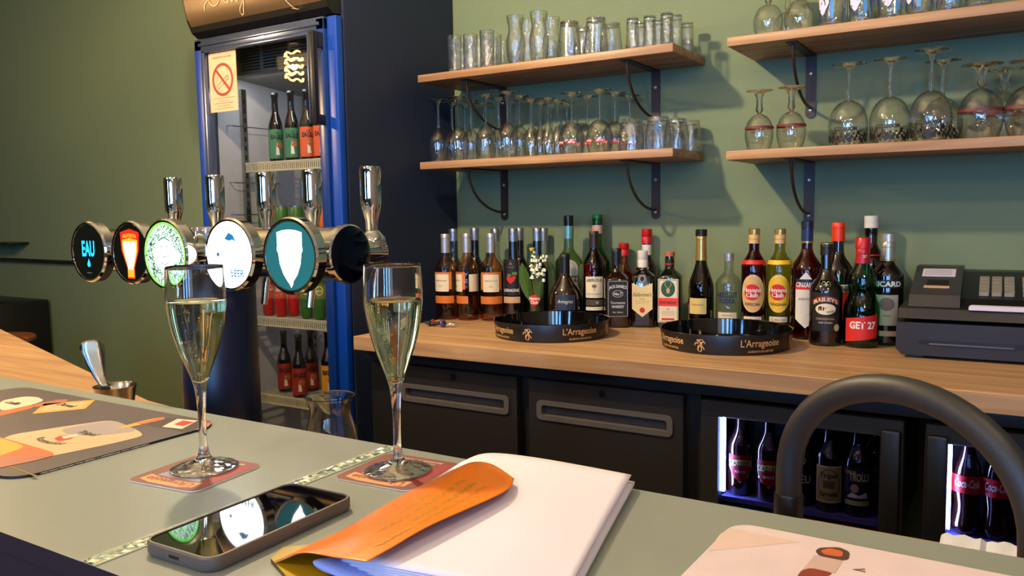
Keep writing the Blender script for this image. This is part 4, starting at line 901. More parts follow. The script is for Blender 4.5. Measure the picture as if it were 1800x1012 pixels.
row(wb, 0.215, [(1654, 2.50, None)], SZ['LR'], lambda i: 'upturned tall stemmed beer glass half hidden behind the third one, lower right shelf', 'tall upturned beer glasses with black print')
gl2 = stem_glass('goblet', '', 'glass', 0.180, 0.053, 0.040, 0.124, 'balloon', foot=0.047, stem=0.0095)
b = MB(); b.lathe([(0.0524, 0.072), (0.0524, 0.065)], M_MAR, 44, shape=lambda a, z: 1.01+0.004*math.sin(11*a)); b.build('maroon_band', gl2, recalc=False)
row(gl2, 0.180, [(1722, 2.41, 113), (1806, 2.41, 106)], SZ['LR'], lambda i: 'large squat upturned goblet with maroon ring, %s, lower right shelf' % ['left of two', 'cut by photo edge'][i], 'large upturned goblets with a maroon ring')
row(gl2, 0.180, [(1762, 2.53, None)], SZ['LR'], lambda i: 'large squat upturned goblet behind the gap of the front pair, lower right shelf', 'large upturned goblets with a maroon ring')

# ------------------------------------------------------------------ glass door fridge
FX, FY = -2.234, 2.015
t = fr = thing('display_fridge', 'tall blue framed glass door fridge with beers and cans, left of the shelves', 'refrigerator', (FX, FY, 0))
def bx(b, x0, x1, y0, y1, z0, z1, mt, bev=0): return b.box(x0-FX, x1-FX, y0-FY, y1-FY, z0, z1, mt, bev)
b = MB(); bx(b, -2.584, -2.55, 2.03, 2.60, 0.05, 1.97, M_NAVY); bx(b, -1.935, -1.908, 2.03, 2.60, 0.05, 1.97, M_NAVY); bx(b, -2.584, -1.908, 2.58, 2.60, 0.05, 1.97, M_NAVY)
bx(b, -2.584, -1.908, 2.03, 2.60, 1.95, 1.98, M_NAVY); bx(b, -2.584, -1.908, 2.03, 2.60, 0.05, 0.12, M_NAVY); b.build('cabinet', fr, flat=True)
b = MB(); bx(b, -2.549, -2.546, 2.04, 2.56, 0.12, 1.95, M_FRIDGEIN); bx(b, -1.939, -1.936, 2.04, 2.56, 0.12, 1.95, M_FRIDGEIN); bx(b, -2.549, -1.936, 2.56, 2.575, 0.12, 1.95, M_FRIDGEIN); bx(b, -2.549, -1.936, 2.04, 2.56, 0.12, 0.14, M_FRIDGEIN)
b.build('inner_liner', fr, flat=True)
b = MB(); M_VENT = mat('vent_grey', (0.50, 0.50, 0.48), 0.5)
b.prism([(2.10, 1.945), (2.10, 1.84), (2.55, 1.80), (2.55, 1.945)], -2.545-FX, -1.94-FX, M_VENT, xf=lambda u, v, w_: (w_, u-FY, v))
for (xa, xb) in ((-2.475, -2.375), (-2.355, -2.23), (-2.215, -2.09)):
    for k in range(8): bx(b, xa, xb, 2.097, 2.10, 1.853+0.0105*k, 1.858+0.0105*k, M_BLACK)
b.build('vent_grille', fr, flat=True)
b = MB()
bx(b, -2.575, -2.535, 1.975, 2.01, 0.13, 1.955, M_BLUE, 0.004); bx(b, -2.538, -2.520, 1.972, 2.008, 0.17, 1.915, M_FRAME, 0.003)
bx(b, -2.575, -1.932, 1.975, 2.01, 1.915, 1.958, M_FRAME, 0.004); bx(b, -2.55, -1.95, 1.970, 1.99, 1.930, 1.942, M_FRAME, 0.003); bx(b, -2.535, -1.965, 1.972, 2.0, 1.905, 1.916, M_FRAME, 0.003)
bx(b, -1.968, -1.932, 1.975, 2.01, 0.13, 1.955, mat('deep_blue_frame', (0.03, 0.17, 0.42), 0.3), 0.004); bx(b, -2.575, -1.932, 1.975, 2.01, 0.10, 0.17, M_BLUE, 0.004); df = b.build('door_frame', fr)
b = MB(); bx(b, -1.931, -1.887, 1.985, 2.015, 0.08, 1.958, M_BLUE, 0.006); b.build('blue_side_trim', fr)
b = MB(); bx(b, -2.521, -1.967, 1.990, 1.994, 0.17, 1.906, G_PANE); b.build('glass_pane', df, flat=True)
b = MB(); bx(b, -1.954, -1.930, 1.925, 1.945, 1.612, 1.905, M_BLACK, 0.006); bx(b, -1.956, -1.952, 1.922, 1.940, 1.615, 1.902, M_FRAME, 0.001); bx(b, -1.950, -1.934, 1.930, 1.975, 1.855, 1.905, M_BLACK, 0.004); bx(b, -1.950, -1.934, 1.930, 1.975, 1.612, 1.645, M_BLACK, 0.004); b.build('door_handle', df)
area('added_fridge_fill', (-2.24, 2.10, 1.83), (-2.24, 2.4, 0.9), 0.5, 0.03, 0.8, (0.95, 0.95, 0.98))  # added fill that brightens the liner, not a lamp of the fridge
# header light box with a curved front
M_HEAD = mat('bronze_header', (0.40, 0.32, 0.22), 0.38, metal=0.35)
ph = [(2.015, 1.965), (1.985, 1.962), (1.960, 1.978), (1.940, 2.02), (1.926, 2.08), (1.922, 2.16), (1.93, 2.25), (2.05, 2.27), (2.05, 1.965)]
b = MB(); b.prism(ph, -2.565-FX, -1.895-FX, M_BLACK, xf=lambda u, v, w_: (w_, u-FY, v)); b.build('header_box', fr, flat=True)
arcp = [(1.962, 1.985), (1.950, 2.0), (1.939, 2.02), (1.931, 2.05), (1.925, 2.085), (1.921, 2.16), (1.929, 2.25)]
b = MB(); b.grid([[(x-FX, y-FY-0.0015, z) for (y, z) in arcp] for x in (-2.553, -2.2, -1.915)], M_HEAD); b.build('header_panel', fr, recalc=False)
M_CHALK = mat('chalk_pen', (0.88, 0.80, 0.62), 0.6); b = MB()
def ydepth(z):
    for (y0, z0), (y1, z1) in zip(arcp, arcp[1:]):
        if z0 <= z <= z1: return y0+(y1-y0)*(z-z0)/(z1-z0)
    return 1.93
for st_ in ([(357, 18), (359, 9), (365, 1), (370, -6)], [(366, -8), (368, 5), (375, 10), (382, 5), (386, -3), (388, -10)], [(392, -10), (393, 2), (399, 4), (402, -6)], [(404, -8), (406, 2), (410, -4), (414, 2), (420, -6)],
            [(427, -8), (425, 6), (421, 20), (417, 24), (416, 18), (420, 9), (426, 0), (432, -6)], [(494, -6), (500, 4), (506, 11), (513, 14)], [(440, -14), (446, -6), (455, -10)]):
    q = [aty(px, py, 1.925) for px, py in st_]; q = spline([(p.x-FX, p.z) for p in q])
    ribbon(b, q, 0.0032, M_CHALK, lambda u, v: (u, ydepth(v)-FY-0.004, v))
b.build('chalk_script', fr, recalc=False)
def wire_shelf(z):
    s = MB()
    bx(s, -2.500, -1.945, 2.118, 2.124, z-0.004, z+0.002, M_WIRE); bx(s, -2.500, -1.945, 2.118, 2.124, z-0.034, z-0.029, M_WIRE)
    for k in range(56): x = -2.498+0.01*k; bx(s, x, x+0.0042, 2.119, 2.123, z-0.03, z-0.003, M_WIRE)
    for k in range(28): x = -2.495+0.0198*k; bx(s, x, x+0.003, 2.12, 2.52, z-0.005, z-0.002, M_WIRE)
    for yy in (2.12, 2.25, 2.38, 2.515): bx(s, -2.500, -1.945, yy, yy+0.005, z-0.009, z-0.005, M_WIRE)
    o = s.build('wire_shelf', fr, flat=True)
SHZ = [1.520, 1.215, 0.942, 0.643, 0.33]
for z in SHZ: wire_shelf(z)
for xx, yy in ((-2.542, 2.14), (-2.542, 2.46)):
    b = MB(); bx(b, xx-0.003, xx+0.012, yy, yy+0.022, 0.2, 1.80, M_STEEL)
    for k in range(44): bx(b, xx+0.0121, xx+0.0125, yy+0.007, yy+0.015, 0.24+0.035*k, 0.258+0.035*k, M_BLACK)
    b.build('slotted_rail', fr, flat=True)
for z in (1.66, 1.45, 1.33, 1.16, 0.90, 0.60):
    b = MB(); b.tube([(-2.545-FX, 2.08-FY, z), (-2.515-FX, 2.08-FY, z-0.002), (-2.515-FX, 2.30-FY, z-0.002), (-2.545-FX, 2.30-FY, z)], 0.0022, M_STEEL, 6); b.build('shelf_support', fr)
# sign stuck on the door
SX = (-2.515+-2.370)/2
s = thing('no_smoking_sign', 'cream no smoking notice stuck inside the top left corner of the fridge door', 'sign', (SX, 1.9885, 1.80))
b = MB(); b.box(-0.073, 0.073, -0.0015, 0, -0.104, 0.104, mat('peach_card', (0.90, 0.72, 0.56), 0.6)); b.build('card', s, flat=True)
b = MB(); xf = lambda u, v: (u, -0.0022, v); RS = mat('sign_red', (0.60, 0.09, 0.07), 0.5)
xg = lambda u, v: (u, -0.0021, v)
for q in ([(-0.030, -0.012), (0.026, 0.022)], [(-0.024, -0.024), (0.032, 0.010)], [(-0.030, -0.012), (-0.024, -0.024)], [(0.026, 0.022), (0.032, 0.010)], [(0.016, 0.016), (0.022, 0.004)], [(-0.034, 0.004), (-0.026, 0.014), (-0.036, 0.020)]): ribbon(b, q, 0.0022, GREY_T, xg)
ring(b, 0.056, 0.058, 0.010, RS, lambda u, v: (u, -0.0023, 0.008+v), 40); ribbon(b, [(-0.037, 0.046), (0.037, -0.032)], 0.010, RS, lambda u, v: (u, -0.00235, v))
b.text('INTERDICTION DE FUMER', M_INK, lambda u, v: xf(u, v+0.086), 0.098, 0.007, 0.0)
for k, wd in enumerate((0.11, 0.05, 0.105, 0.07, 0.10)):
    b.text(['Il est interdit de fumer dans cet etablissement', 'article du code', 'Loi relative a la lutte contre le tabagisme', 'decret applicable', 'sous peine de poursuites et sanctions'][k], M_INK, lambda u, v, k=k: xf(u, v-0.056-0.009*k), wd, 0.0035, 0.01 if k == 2 else 0)
b.build('printing', s, recalc=False)
# beers and cans inside
def longneck(label, P, H, gm, lm, word, capm, rot=0.0, name='beer_bottle', group='beer bottles in the tall fridge', R=0.0268, word2=None):
    face = math.atan2(-P[0], P[1]); t = thing(name, label, 'bottle', P, face+rot, group); b = MB()
    b.lathe([(0, 0.003), (R-0.003, 0), (R, 0.004), (R, H*0.50)]+[(0.0125+(R-0.0125)*(0.5+0.5*math.cos(PI*i/8))**0.9, H*0.50+H*0.24*i/8) for i in range(1, 9)]+[(0.0118, H*0.93), (0.0135, H*0.94), (0.013, H-0.004), (0, H-0.004)], gm, 28); b.build('glass_body', t)
    b = MB(); b.lathe([(0, H), (0.012, H), (0.0145, H-0.007), (0.0140, H-0.008)], capm, 42, shape=lambda a, z: 1+0.02*math.cos(21*a)); b.build('crown_cap', t)
    b = MB(); cyl_label(R, H*0.26, 0.085, H*0.42, lm, [T(word, M_INK, 0.0, H*0.10, 0.016, 0.050, bold=0.05), S([(-0.006, -H*0.16), (0.008, -H*0.16), (0.004, -0.008), (0.0, 0.004), (-0.004, -0.008)], WHITE_T), S(ellipse(0.012, 0.012, 16, 0.008, -0.004), mat('tan_disc', (0.66, 0.38, 0.20), 0.5))]+([T(word2, M_INK, 0, H*0.16, 0.008, bold=0.03)] if word2 else []))(b); b.build('label', t, recalc=False)
    return t
LG = mat('label_green_teal', (0.22, 0.46, 0.34), 0.5); LO = mat('label_orange', (0.82, 0.34, 0.16), 0.5); LR = mat('label_brick_red', (0.62, 0.16, 0.13), 0.5); LY = mat('label_amber_yellow', (0.86, 0.60, 0.12), 0.5)
for i, (px, yt, lm, la, Y) in enumerate([(487, 154, LG, 'green labelled beer bottle, leftmost on the top shelf of the tall fridge', 2.17), (515, 152, LG, 'green labelled beer bottle, second on the top shelf of the tall fridge', 2.17),
                                 (542, 170, LO, 'orange labelled beer bottle, third on the top shelf of the tall fridge', 2.18), (566, 165, LO, 'orange labelled beer bottle nearest the door handle in the tall fridge', 2.18)]):
    P, H = place(px, None, Y, None, SHZ[0]+0.001); longneck(la, P, 0.255, GB['dark'], lm, 'EAGLE', BLK if i < 3 else REDC, rot=0.15 if i in (0, 2) else 0, word2='LA')
for i, (px, Y, lm, la, w_) in enumerate([(502, 2.20, LR, 'red labelled beer bottle, leftmost on the lower beer shelf of the tall fridge', 'EAGLE'), (528, 2.155, LR, 'red labelled beer bottle in front on the lower beer shelf of the tall fridge', 'EAGLE'),
                                 (549, 2.26, LR, 'red labelled beer bottle set back between two others in the tall fridge', 'EAGLE'), (579, 2.22, LY, 'yellow labelled beer bottle at the right of the lower beer shelf', 'BEER')]):
    P, H = place(px, None, Y, None, SHZ[3]+0.001); longneck(la, P, 0.235 if i < 3 else 0.25, GB['brown'], lm, w_, BLK if i < 3 else GOLDF, rot=0.1 if i == 0 else 0)
def can(P, cm, H, R, words, label, rot=0, group='drink cans in the tall fridge'):
    face = math.atan2(-P[0], P[1]); t = thing('drink_can', label, 'can', P, face+rot, group); b = MB()
    b.lathe([(0, 0.004), (R*0.72, 0.004), (R*0.78, 0), (R, 0.010), (R, H-0.012), (R*0.82, H-0.003)], cm, 28); b.build('can_body', t)
    b = MB(); b.lathe([(R*0.82, H-0.003), (R*0.82, H), (R*0.78, H), (R*0.76, H-0.004), (0, H-0.004)], M_STEEL, 28); b.box(-0.006, 0.006, -0.004, 0.012, H-0.004, H-0.002, M_STEEL); b.build('can_lid', t)
    b = MB()
    for f in words: f(b, cylx(R+0.0006, H*0.5))
    b.build('printing', t, recalc=False); return t
CR = mat('can_red', (0.74, 0.06, 0.07), 0.35); CG = mat('can_green', (0.22, 0.42, 0.16), 0.35); CO = mat('can_orange', (0.85, 0.42, 0.10), 0.35)
sp = mat('pale_yellow_print', (0.85, 0.85, 0.50), 0.4)
for i, (px, Y) in enumerate([(473, 2.17), (495, 2.165), (517, 2.20)]):
    P, _ = place(px, None, Y, None, SHZ[2]+0.001); can(P, CR, 0.145 if i < 2 else 0.14, 0.0212, [T('Coca-Cola', WHITE_T, 0, 0.034, 0.020, 0.046, bold=0.03, shear=0.3), St([(-0.02, 0.008), (0.0, 0.012), (0.02, 0.006)], 0.003, WHITE_T)], 'slim red cola can, %s of three in the tall fridge' % ['left one', 'middle one', 'right one'][i], rot=0.1 if i < 2 else 1.5)
for i, (px, Y) in enumerate([(540, 2.165), (563, 2.165), (585, 2.20)]):
    P, _ = place(px, None, Y, None, SHZ[2]+0.001); can(P, CG, 0.15, 0.0218, [Rg(0.015, 0.017, 0.0035, sp, 0, 0.03), T('perrier', sp, 0, 0.03, 0.009, 0.030, bold=0.04)], 'slim green mineral water can, %s of three beside the red cans' % ['left one', 'middle one', 'right one'][i])
for i, (px, Y, cm) in enumerate([(468, 2.18, CG), (497, 2.17, CG), (523, 2.19, CG), (573, 2.18, CO)]):
    P, _ = place(px, None, Y, None, SHZ[1]+0.001); can(P, cm, 0.142, 0.0255, [], ['green can at the left of the middle fridge shelf', 'green can second from left on the middle fridge shelf', 'green can third from left on the middle fridge shelf', 'orange can at the right end of the middle fridge shelf'][i])
P, _ = place(512, None, 2.25, None, SHZ[4]+0.001)
can(P, mat('amber_brown_can', (0.45, 0.25, 0.10), 0.35), 0.13, 0.03, [], 'brown can low in the tall fridge behind the waisted glass')

# bottles inside the lit coolers
zc = ZCOOL
def cooler_bottle(px, Y, kind, la, H=0.235, R=0.031):
    P, _ = place(px, None, Y, None, zc)
    face = math.atan2(-P.x, P.y)
    if kind == 'cola':
        t = thing('cola_bottle', la, 'bottle', P, face, 'cola bottles in the right cooler'); b = MB(); k = H/0.20
        b.lathe([(0, 0.004), (0.024, 0), (0.028, 0.006*k), (0.029, 0.02*k), (0.024, 0.045*k), (0.024, 0.06*k), (0.028, 0.085*k), (0.029, 0.11*k), (0.025, 0.135*k), (0.016, 0.16*k), (0.0125, 0.175*k), (0.0125, 0.195*k), (0, 0.195*k)], GB['cola'], 28, shape=lambda a, z: 1+0.012*math.cos(10*a)); b.build('glass_body', t)
        b = MB(); b.lathe([(0, H), (0.012, H), (0.0145, H-0.006)], REDC, 30); b.build('crown_cap', t)
        b = MB(); cyl_label(0.0292, 0.105*k, 0.075, 0.036*k, mat('cola_red_label', (0.78, 0.05, 0.08), 0.45), [T('Coca-Cola', WHITE_T, 0, 0.003, 0.017, 0.052, bold=0.02, shear=0.3), St([(-0.015, -0.012), (0.015, -0.012)], 0.001, WHITE_T)])(b); b.build('label', t, recalc=False); return t
    t = thing('beer_bottle', la, 'bottle', P, face, 'beer bottles in the left cooler'); b = MB()
    gm = {'kasteel': GB['cola'], 'dieu': GB['dark'], 'tripel': GB['brown'], 'troll': GB['darkb']}[kind]
    b.lathe([(0, 0.003), (R-0.003, 0), (R, 0.004), (R, H*0.50)]+[(0.0125+(R-0.0125)*(0.5+0.5*math.cos(PI*i/8))**0.9, H*0.50+H*0.22*i/8) for i in range(1, 9)]+[(0.0118, H*0.93), (0.0135, H*0.94), (0.013, H-0.004), (0, H-0.004)], gm, 28); b.build('glass_body', t)
    b = MB(); b.lathe([(0, H), (0.012, H), (0.0145, H-0.007)], GOLDF if kind != 'troll' else WHC, 30); b.build('crown_cap', t)
    b = MB()
    if kind == 'kasteel':
        shd = [(-0.030, 0.030), (0.030, 0.030), (0.030, 0.0), (0.018, -0.024), (0, -0.036), (-0.018, -0.024), (-0.030, 0.0)]
        cyl_label(R, H*0.30, 0.06, 0.066, mat('crimson_shield', (0.60, 0.05, 0.09), 0.45), [St(shd+[shd[0]], 0.0018, WHITE_T), S([(-0.032, 0.016), (-0.030, 0.002), (0, 0.006), (0.030, 0.002), (0.032, 0.016), (0, 0.020)], sp), T('KASTEEL', M_INK, 0, 0.0105, 0.0105, 0.054, bold=0.03), T('ROUGE', WHITE_T, 0, -0.010, 0.006, 0.026, bold=0.02)], outline=shd)(b)
    elif kind == 'dieu':
        b.text('DIEU', WHITE_T, cylx(R+0.0008, H*0.28), 0.042, 0.018, 0.01); ring(b, 0.009, 0.010, 0.002, WHITE_T, cylx(R+0.0008, H*0.47)); b.patch(ellipse(0.005, 0.005, 12), WHITE_T, cylx(R+0.0008, H*0.47))
    elif kind == 'tripel':
        cyl_label(R, H*0.28, 0.058, 0.080, mat('antique_gold_label', (0.74, 0.64, 0.36), 0.5), [Rg(0.026, 0.036, 0.002, GREY_T), T('Tripel', M_INK, 0, 0.021, 0.012, bold=0.02, shear=0.2), S(rrect(0.026, 0.018, 0.002, 2), GREY_T), St([(-0.012, 0.003), (0.012, 0.003)], 0.001, M_CREAM), T('Karmeliet', M_INK, 0, -0.022, 0.011, 0.042, bold=0.02, shear=0.2)], border=M_CREAM)(b)
    else:
        DB = mat('night_blue_label', (0.08, 0.08, 0.22), 0.5)
        cyl_label(R, H*0.30, 0.062, 0.088, DB, [T('CUVEE DES', sp, -0.016, 0.032, 0.007, 0.026, bold=0.02), T('TROLLS', sp, 0.004, 0.022, 0.017, 0.044, bold=0.03), S(ellipse(0.009, 0.010, 14, -0.006, -0.004), TAN_L), S([(-0.024, -0.026), (-0.012, -0.014), (0.004, -0.020), (0.020, -0.012), (0.024, -0.026)], WHITE_T), St([(-0.022, -0.018), (-0.006, -0.030), (0.01, -0.016)], 0.002, M_BLUE), S(rrect(0.056, 0.010, 0.001, 2, 0, -0.038), sp), T('BLONDE BEER', M_INK, 0, -0.038, 0.006, 0.05)])(b)
    b.build('label', t, recalc=False); return t
cooler_bottle(1301, 1.975, 'kasteel', 'beer bottle with crimson shield label, leftmost beside the light strip')
cooler_bottle(1351, 1.965, 'kasteel', 'beer bottle with crimson shield label, next to the black hose')
cooler_bottle(1408, 1.975, 'dieu', 'black beer bottle with plain white capital letters, partly behind the hose')
cooler_bottle(1456, 1.965, 'tripel', 'beer bottle with ornate antique gold label under the hose arch')
cooler_bottle(1506, 1.965, 'troll', 'dark blue beer bottle with yellow lettering, right of the gold labelled one')
cooler_bottle(1535, 2.06, 'kasteel', 'dim beer bottle at the back of the left cooler, by its handle')
cooler_bottle(1697, 1.965, 'cola', 'glass cola bottle lit by the light strip, left one', H=0.21)
cooler_bottle(1750, 1.965, 'cola', 'glass cola bottle seen through the hose arch, middle one', H=0.21)
cooler_bottle(1800, 1.975, 'cola', 'glass cola bottle cut by the photo edge, right one', H=0.21)

# ------------------------------------------------------------------ the bar
BZ = 1.044
bar = thing('bar_counter', 'long bar with grey green laminate top and dark plum front in the foreground', 'bar', (0, 0, 0))
b = MB(); b.prism([(-3.4, 0.360), (1.2, 0.360), (1.2, 0.742), (-3.4, 0.742)], BZ-0.018, BZ, M_BAR, side=M_BARFRONT); b.build('bar_top', bar, flat=True)
b = MB(); b.box(-3.38, 1.18, 0.362, 0.70, 0.0, BZ-0.018, M_BARFRONT); b.build('bar_front', bar, flat=True)
b = MB(); b.prism([(0.9, 0.745), (0.9, 0.998), (-0.20, 0.995), (-0.5, 0.984), (-1.35, 0.984), (-1.512, 1.005), (-2.978, 1.44), (-3.3, 1.535), (-3.3, 0.745)], 0.915, 0.95, M_COUNTER)
tag(b.build('worktop', flat=True), 'low oak worktop on the staff side, running diagonally off behind the bar at left', 'worktop')
b = MB(); b.box(-1.5, 0.9, 0.76, 0.97, 0.0, 0.914, M_CAR); tag(b.build('under_bar_cabinet', flat=True), 'black cabinet under the oak worktop on the staff side', 'cabinet')

# glitter strip covering the seam
t = thing('seam_strip', 'narrow strip of clear glittering tape crossing the bar beside the phone', 'tape', (-0.634, 0.548, BZ))
M_GEM = mat('crystal_facets', (0.84, 0.92, 0.90), 0.05, metal=0.85); b = MB(); rnd = random.Random(5); W = 0.0085
rows = []
for i in range(90):
    y = -0.188+0.376*i/89; rows.append([(u*W+(0.0009*rnd.uniform(-1, 1)), y+0.0010*rnd.uniform(-1, 1), 0.0006+(0.0024*rnd.random() if abs(u) < 1 else 0.0)) for u in (-1, -0.5, 0, 0.5, 1)])
b.grid(rows, M_GEM); b.build('crystal_ribbon', t, recalc=False, flat=True)
b = MB(); b.box(-0.0100, 0.0100, -0.188, 0.187, 0.0001, 0.0009, mat('clear_backing', (0.66, 0.68, 0.60), 0.2)); b.build('backing', t, flat=True)

# place mat with beer picture
def on(px, py, dz=0.0): return atz(px, py, BZ+dz)
def rounded(pts, n=4):
    P = []
    L = len(pts)
    for i in range(L):
        a, c, d = Vector(pts[i-1]), Vector(pts[i]), Vector(pts[(i+1) % L])
        q0, q1 = c.lerp(a, 0.3), c.lerp(d, 0.3)
        for k in range(n+1):
            s_ = k/n; P.append(tuple(q0*(1-s_)**2+c*2*s_*(1-s_)+q1*s_*s_))
    return P
def mat_art(b, pts, mt, k, h0, rd=True): b.prism([(on(*p).x, on(*p).y) for p in (rounded(pts) if rd and len(pts) > 4 else pts)], BZ+h0, BZ+h0+0.00012*k, mt)
t = thing('placemat', 'large dark placemat with beer glass pictures at the left of the bar', 'placemat', (0, 0, 0))
b = MB(); M_MAT = mat('slate_print', (0.30, 0.27, 0.28), 0.42, noise=0.22, bscale=14); b.prism(rrect(0.50, 0.268, 0.030, 6, -1.155, 0.5735), BZ+0.0004, BZ+0.0030, M_MAT, side=mat('mat_edge_navy', (0.05, 0.05, 0.12), 0.5)); b.build('mat_body', t, flat=True)
b = MB(); h0 = 0.0031
PEA = mat('frosted_peach_print', (0.74, 0.62, 0.48), 0.45); PEA2 = mat('pale_peach_print', (0.80, 0.72, 0.62), 0.45); ORB = mat('beer_orange_print', (0.80, 0.36, 0.20), 0.45); YEB = mat('beer_yellow_print', (0.84, 0.58, 0.20), 0.45); PIN = mat('beer_pink_print', (0.60, 0.36, 0.30), 0.45); GRE = mat('frost_grey_print', (0.56, 0.52, 0.52), 0.45)
mat_art(b, [(0, 771), (115, 753), (200, 741), (246, 762), (252, 770), (205, 782), (105, 803), (0, 823)], PEA, 1, h0)
mat_art(b, [(105, 758), (200, 741), (246, 762), (170, 770), (120, 768)], GRE, 1.5, h0)
mat_art(b, [(-20, 772), (0, 772), (105, 802), (60, 815), (0, 826), (-20, 830)], ORB, 2, h0)
mat_art(b, [(-20, 774), (0, 774), (48, 789), (0, 806), (-20, 810)], YEB, 3, h0)
mat_art(b, [(-20, 812), (0, 809), (100, 804), (60, 815), (0, 827), (-20, 832)], PIN, 4, h0)
mat_art(b, [(0, 708), (42, 700), (66, 701), (78, 707), (60, 714), (0, 727)], PEA2, 1, h0)
mat_art(b, [(-10, 728), (0, 727), (60, 714), (58, 721), (0, 735), (-10, 738)], ORB, 2, h0)
mat_art(b, [(60, 714), (100, 706), (120, 705), (116, 710), (60, 720)], PIN, 2, h0)
mat_art(b, [(57, 731), (78, 713), (168, 706), (150, 722)], YEB, 2, h0); mat_art(b, [(66, 728), (83, 716), (158, 709), (144, 720)], PEA, 3, h0)
mat_art(b, [(205, 756), (262, 741), (288, 737), (290, 741), (250, 750), (212, 758)], YEB, 3, h0); mat_art(b, [(240, 748), (288, 737), (290, 741), (250, 750)], ORB, 4, h0)
mat_art(b, [(255, 750), (290, 738), (330, 739), (362, 742), (335, 765), (300, 758)], mat('bottle_print_dark', (0.22, 0.19, 0.18), 0.45), 1, h0)
mat_art(b, [(285, 754), (312, 740), (348, 743), (320, 758)], PEA2, 2, h0); mat_art(b, [(306, 750), (322, 743), (342, 746), (322, 753)], M_RED, 3, h0); mat_art(b, [(360, 745), (373, 747), (366, 754), (345, 760)], PIN, 2, h0)
mat_art(b, [(15, 824), (20, 824), (68, 841), (62, 842)], GOLDF, 1, h0)
mat_art(b, [(95, 775), (108, 769), (138, 768), (125, 776), (104, 780)], M_RED, 3, h0); mat_art(b, [(108, 771), (136, 767), (138, 771), (112, 776)], PEA2, 4, h0)
b.build('printed_picture', t, flat=True)
def bar_text(s_, px, py, ang, h, mt, dz=0.0037, width=None, bold=0.0, shear=0.0, arc=0, sq=1.0):
    c = on(px, py); ca, sa = math.cos(ang), math.sin(ang); b = MB()
    b.text(s_, mt, lambda u, v: (c.x+u*ca-(v+arc*u*u)*sa, c.y+u*sa+(v+arc*u*u)*ca, BZ+dz), width, h, bold, shear, squash=sq); b.build('printed_word', t, recalc=False)
bar_text('Tripel', 156, 766, 0, 0.011, M_INK, 0.0038, bold=0.01, shear=0.1); bar_text('Karmeliet', 84, 781, 0, 0.010, M_INK, 0.0038, bold=0.01, shear=0.1, arc=8)
bar_text('Leffe', 25, 712, 0, 0.012, M_INK, 0.0036, bold=0.02); bar_text('Duvel', 118, 716, 0, 0.012, M_INK, 0.0038, bold=0.02)
bar_text('une biere brassee avec savoir, a consommer avec moderation', 172, 809, PI/2, 0.0032, WHITE_T, 0.0032, width=0.13)

# right-hand placemat
t = thing('placemat', 'pale peach placemat with a small bottle picture at the bottom right', 'placemat', (0, 0, 0))
b = MB(); c0 = (-0.222+0.25, 0.69-0.13); a0 = -0.02
xr = lambda u, v, w_: (c0[0]+u*math.cos(a0)-v*math.sin(a0), c0[1]+u*math.sin(a0)+v*math.cos(a0), w_)
b.prism(rrect(0.48, 0.27, 0.020, 5), BZ+0.0004, BZ+0.0022, mat('peach_white_print', (0.79, 0.73, 0.75), 0.5), xf=xr); b.build('mat_body', t, flat=True)
b = MB(); h0 = 0.0023
mat_art(b, [(1265, 944), (1283, 932), (1405, 957), (1245, 973)], mat('peach_shade_print', (0.78, 0.69, 0.67), 0.5), 1, h0)
mat_art(b, [(1433, 973), (1440, 967), (1475, 966), (1494, 975), (1492, 988), (1480, 990), (1440, 982)], mat('brown_bottle_print', (0.30, 0.20, 0.17), 0.5), 1, h0); mat_art(b, [(1442, 972), (1460, 968), (1482, 974), (1480, 984), (1448, 979)], mat('copper_print', (0.72, 0.36, 0.18), 0.5), 2, h0)
mat_art(b, [(1432, 980), (1482, 990), (1468, 1012), (1405, 1012)], mat('label_mauve_print', (0.72, 0.62, 0.60), 0.5), 1, h0); mat_art(b, [(1408, 1008), (1425, 1003), (1465, 1012), (1450, 1020), (1400, 1020)], mat('dark_red_print', (0.50, 0.20, 0.15), 0.5), 2, h0)
mat_art(b, [(1498, 1005), (1520, 1004), (1521, 1006), (1505, 1008)], GREY_T, 1, h0); mat_art(b, [(1500, 1006), (1522, 1009), (1520, 1011)], GREY_T, 1, h0)
b.build('printed_picture', t, flat=True)

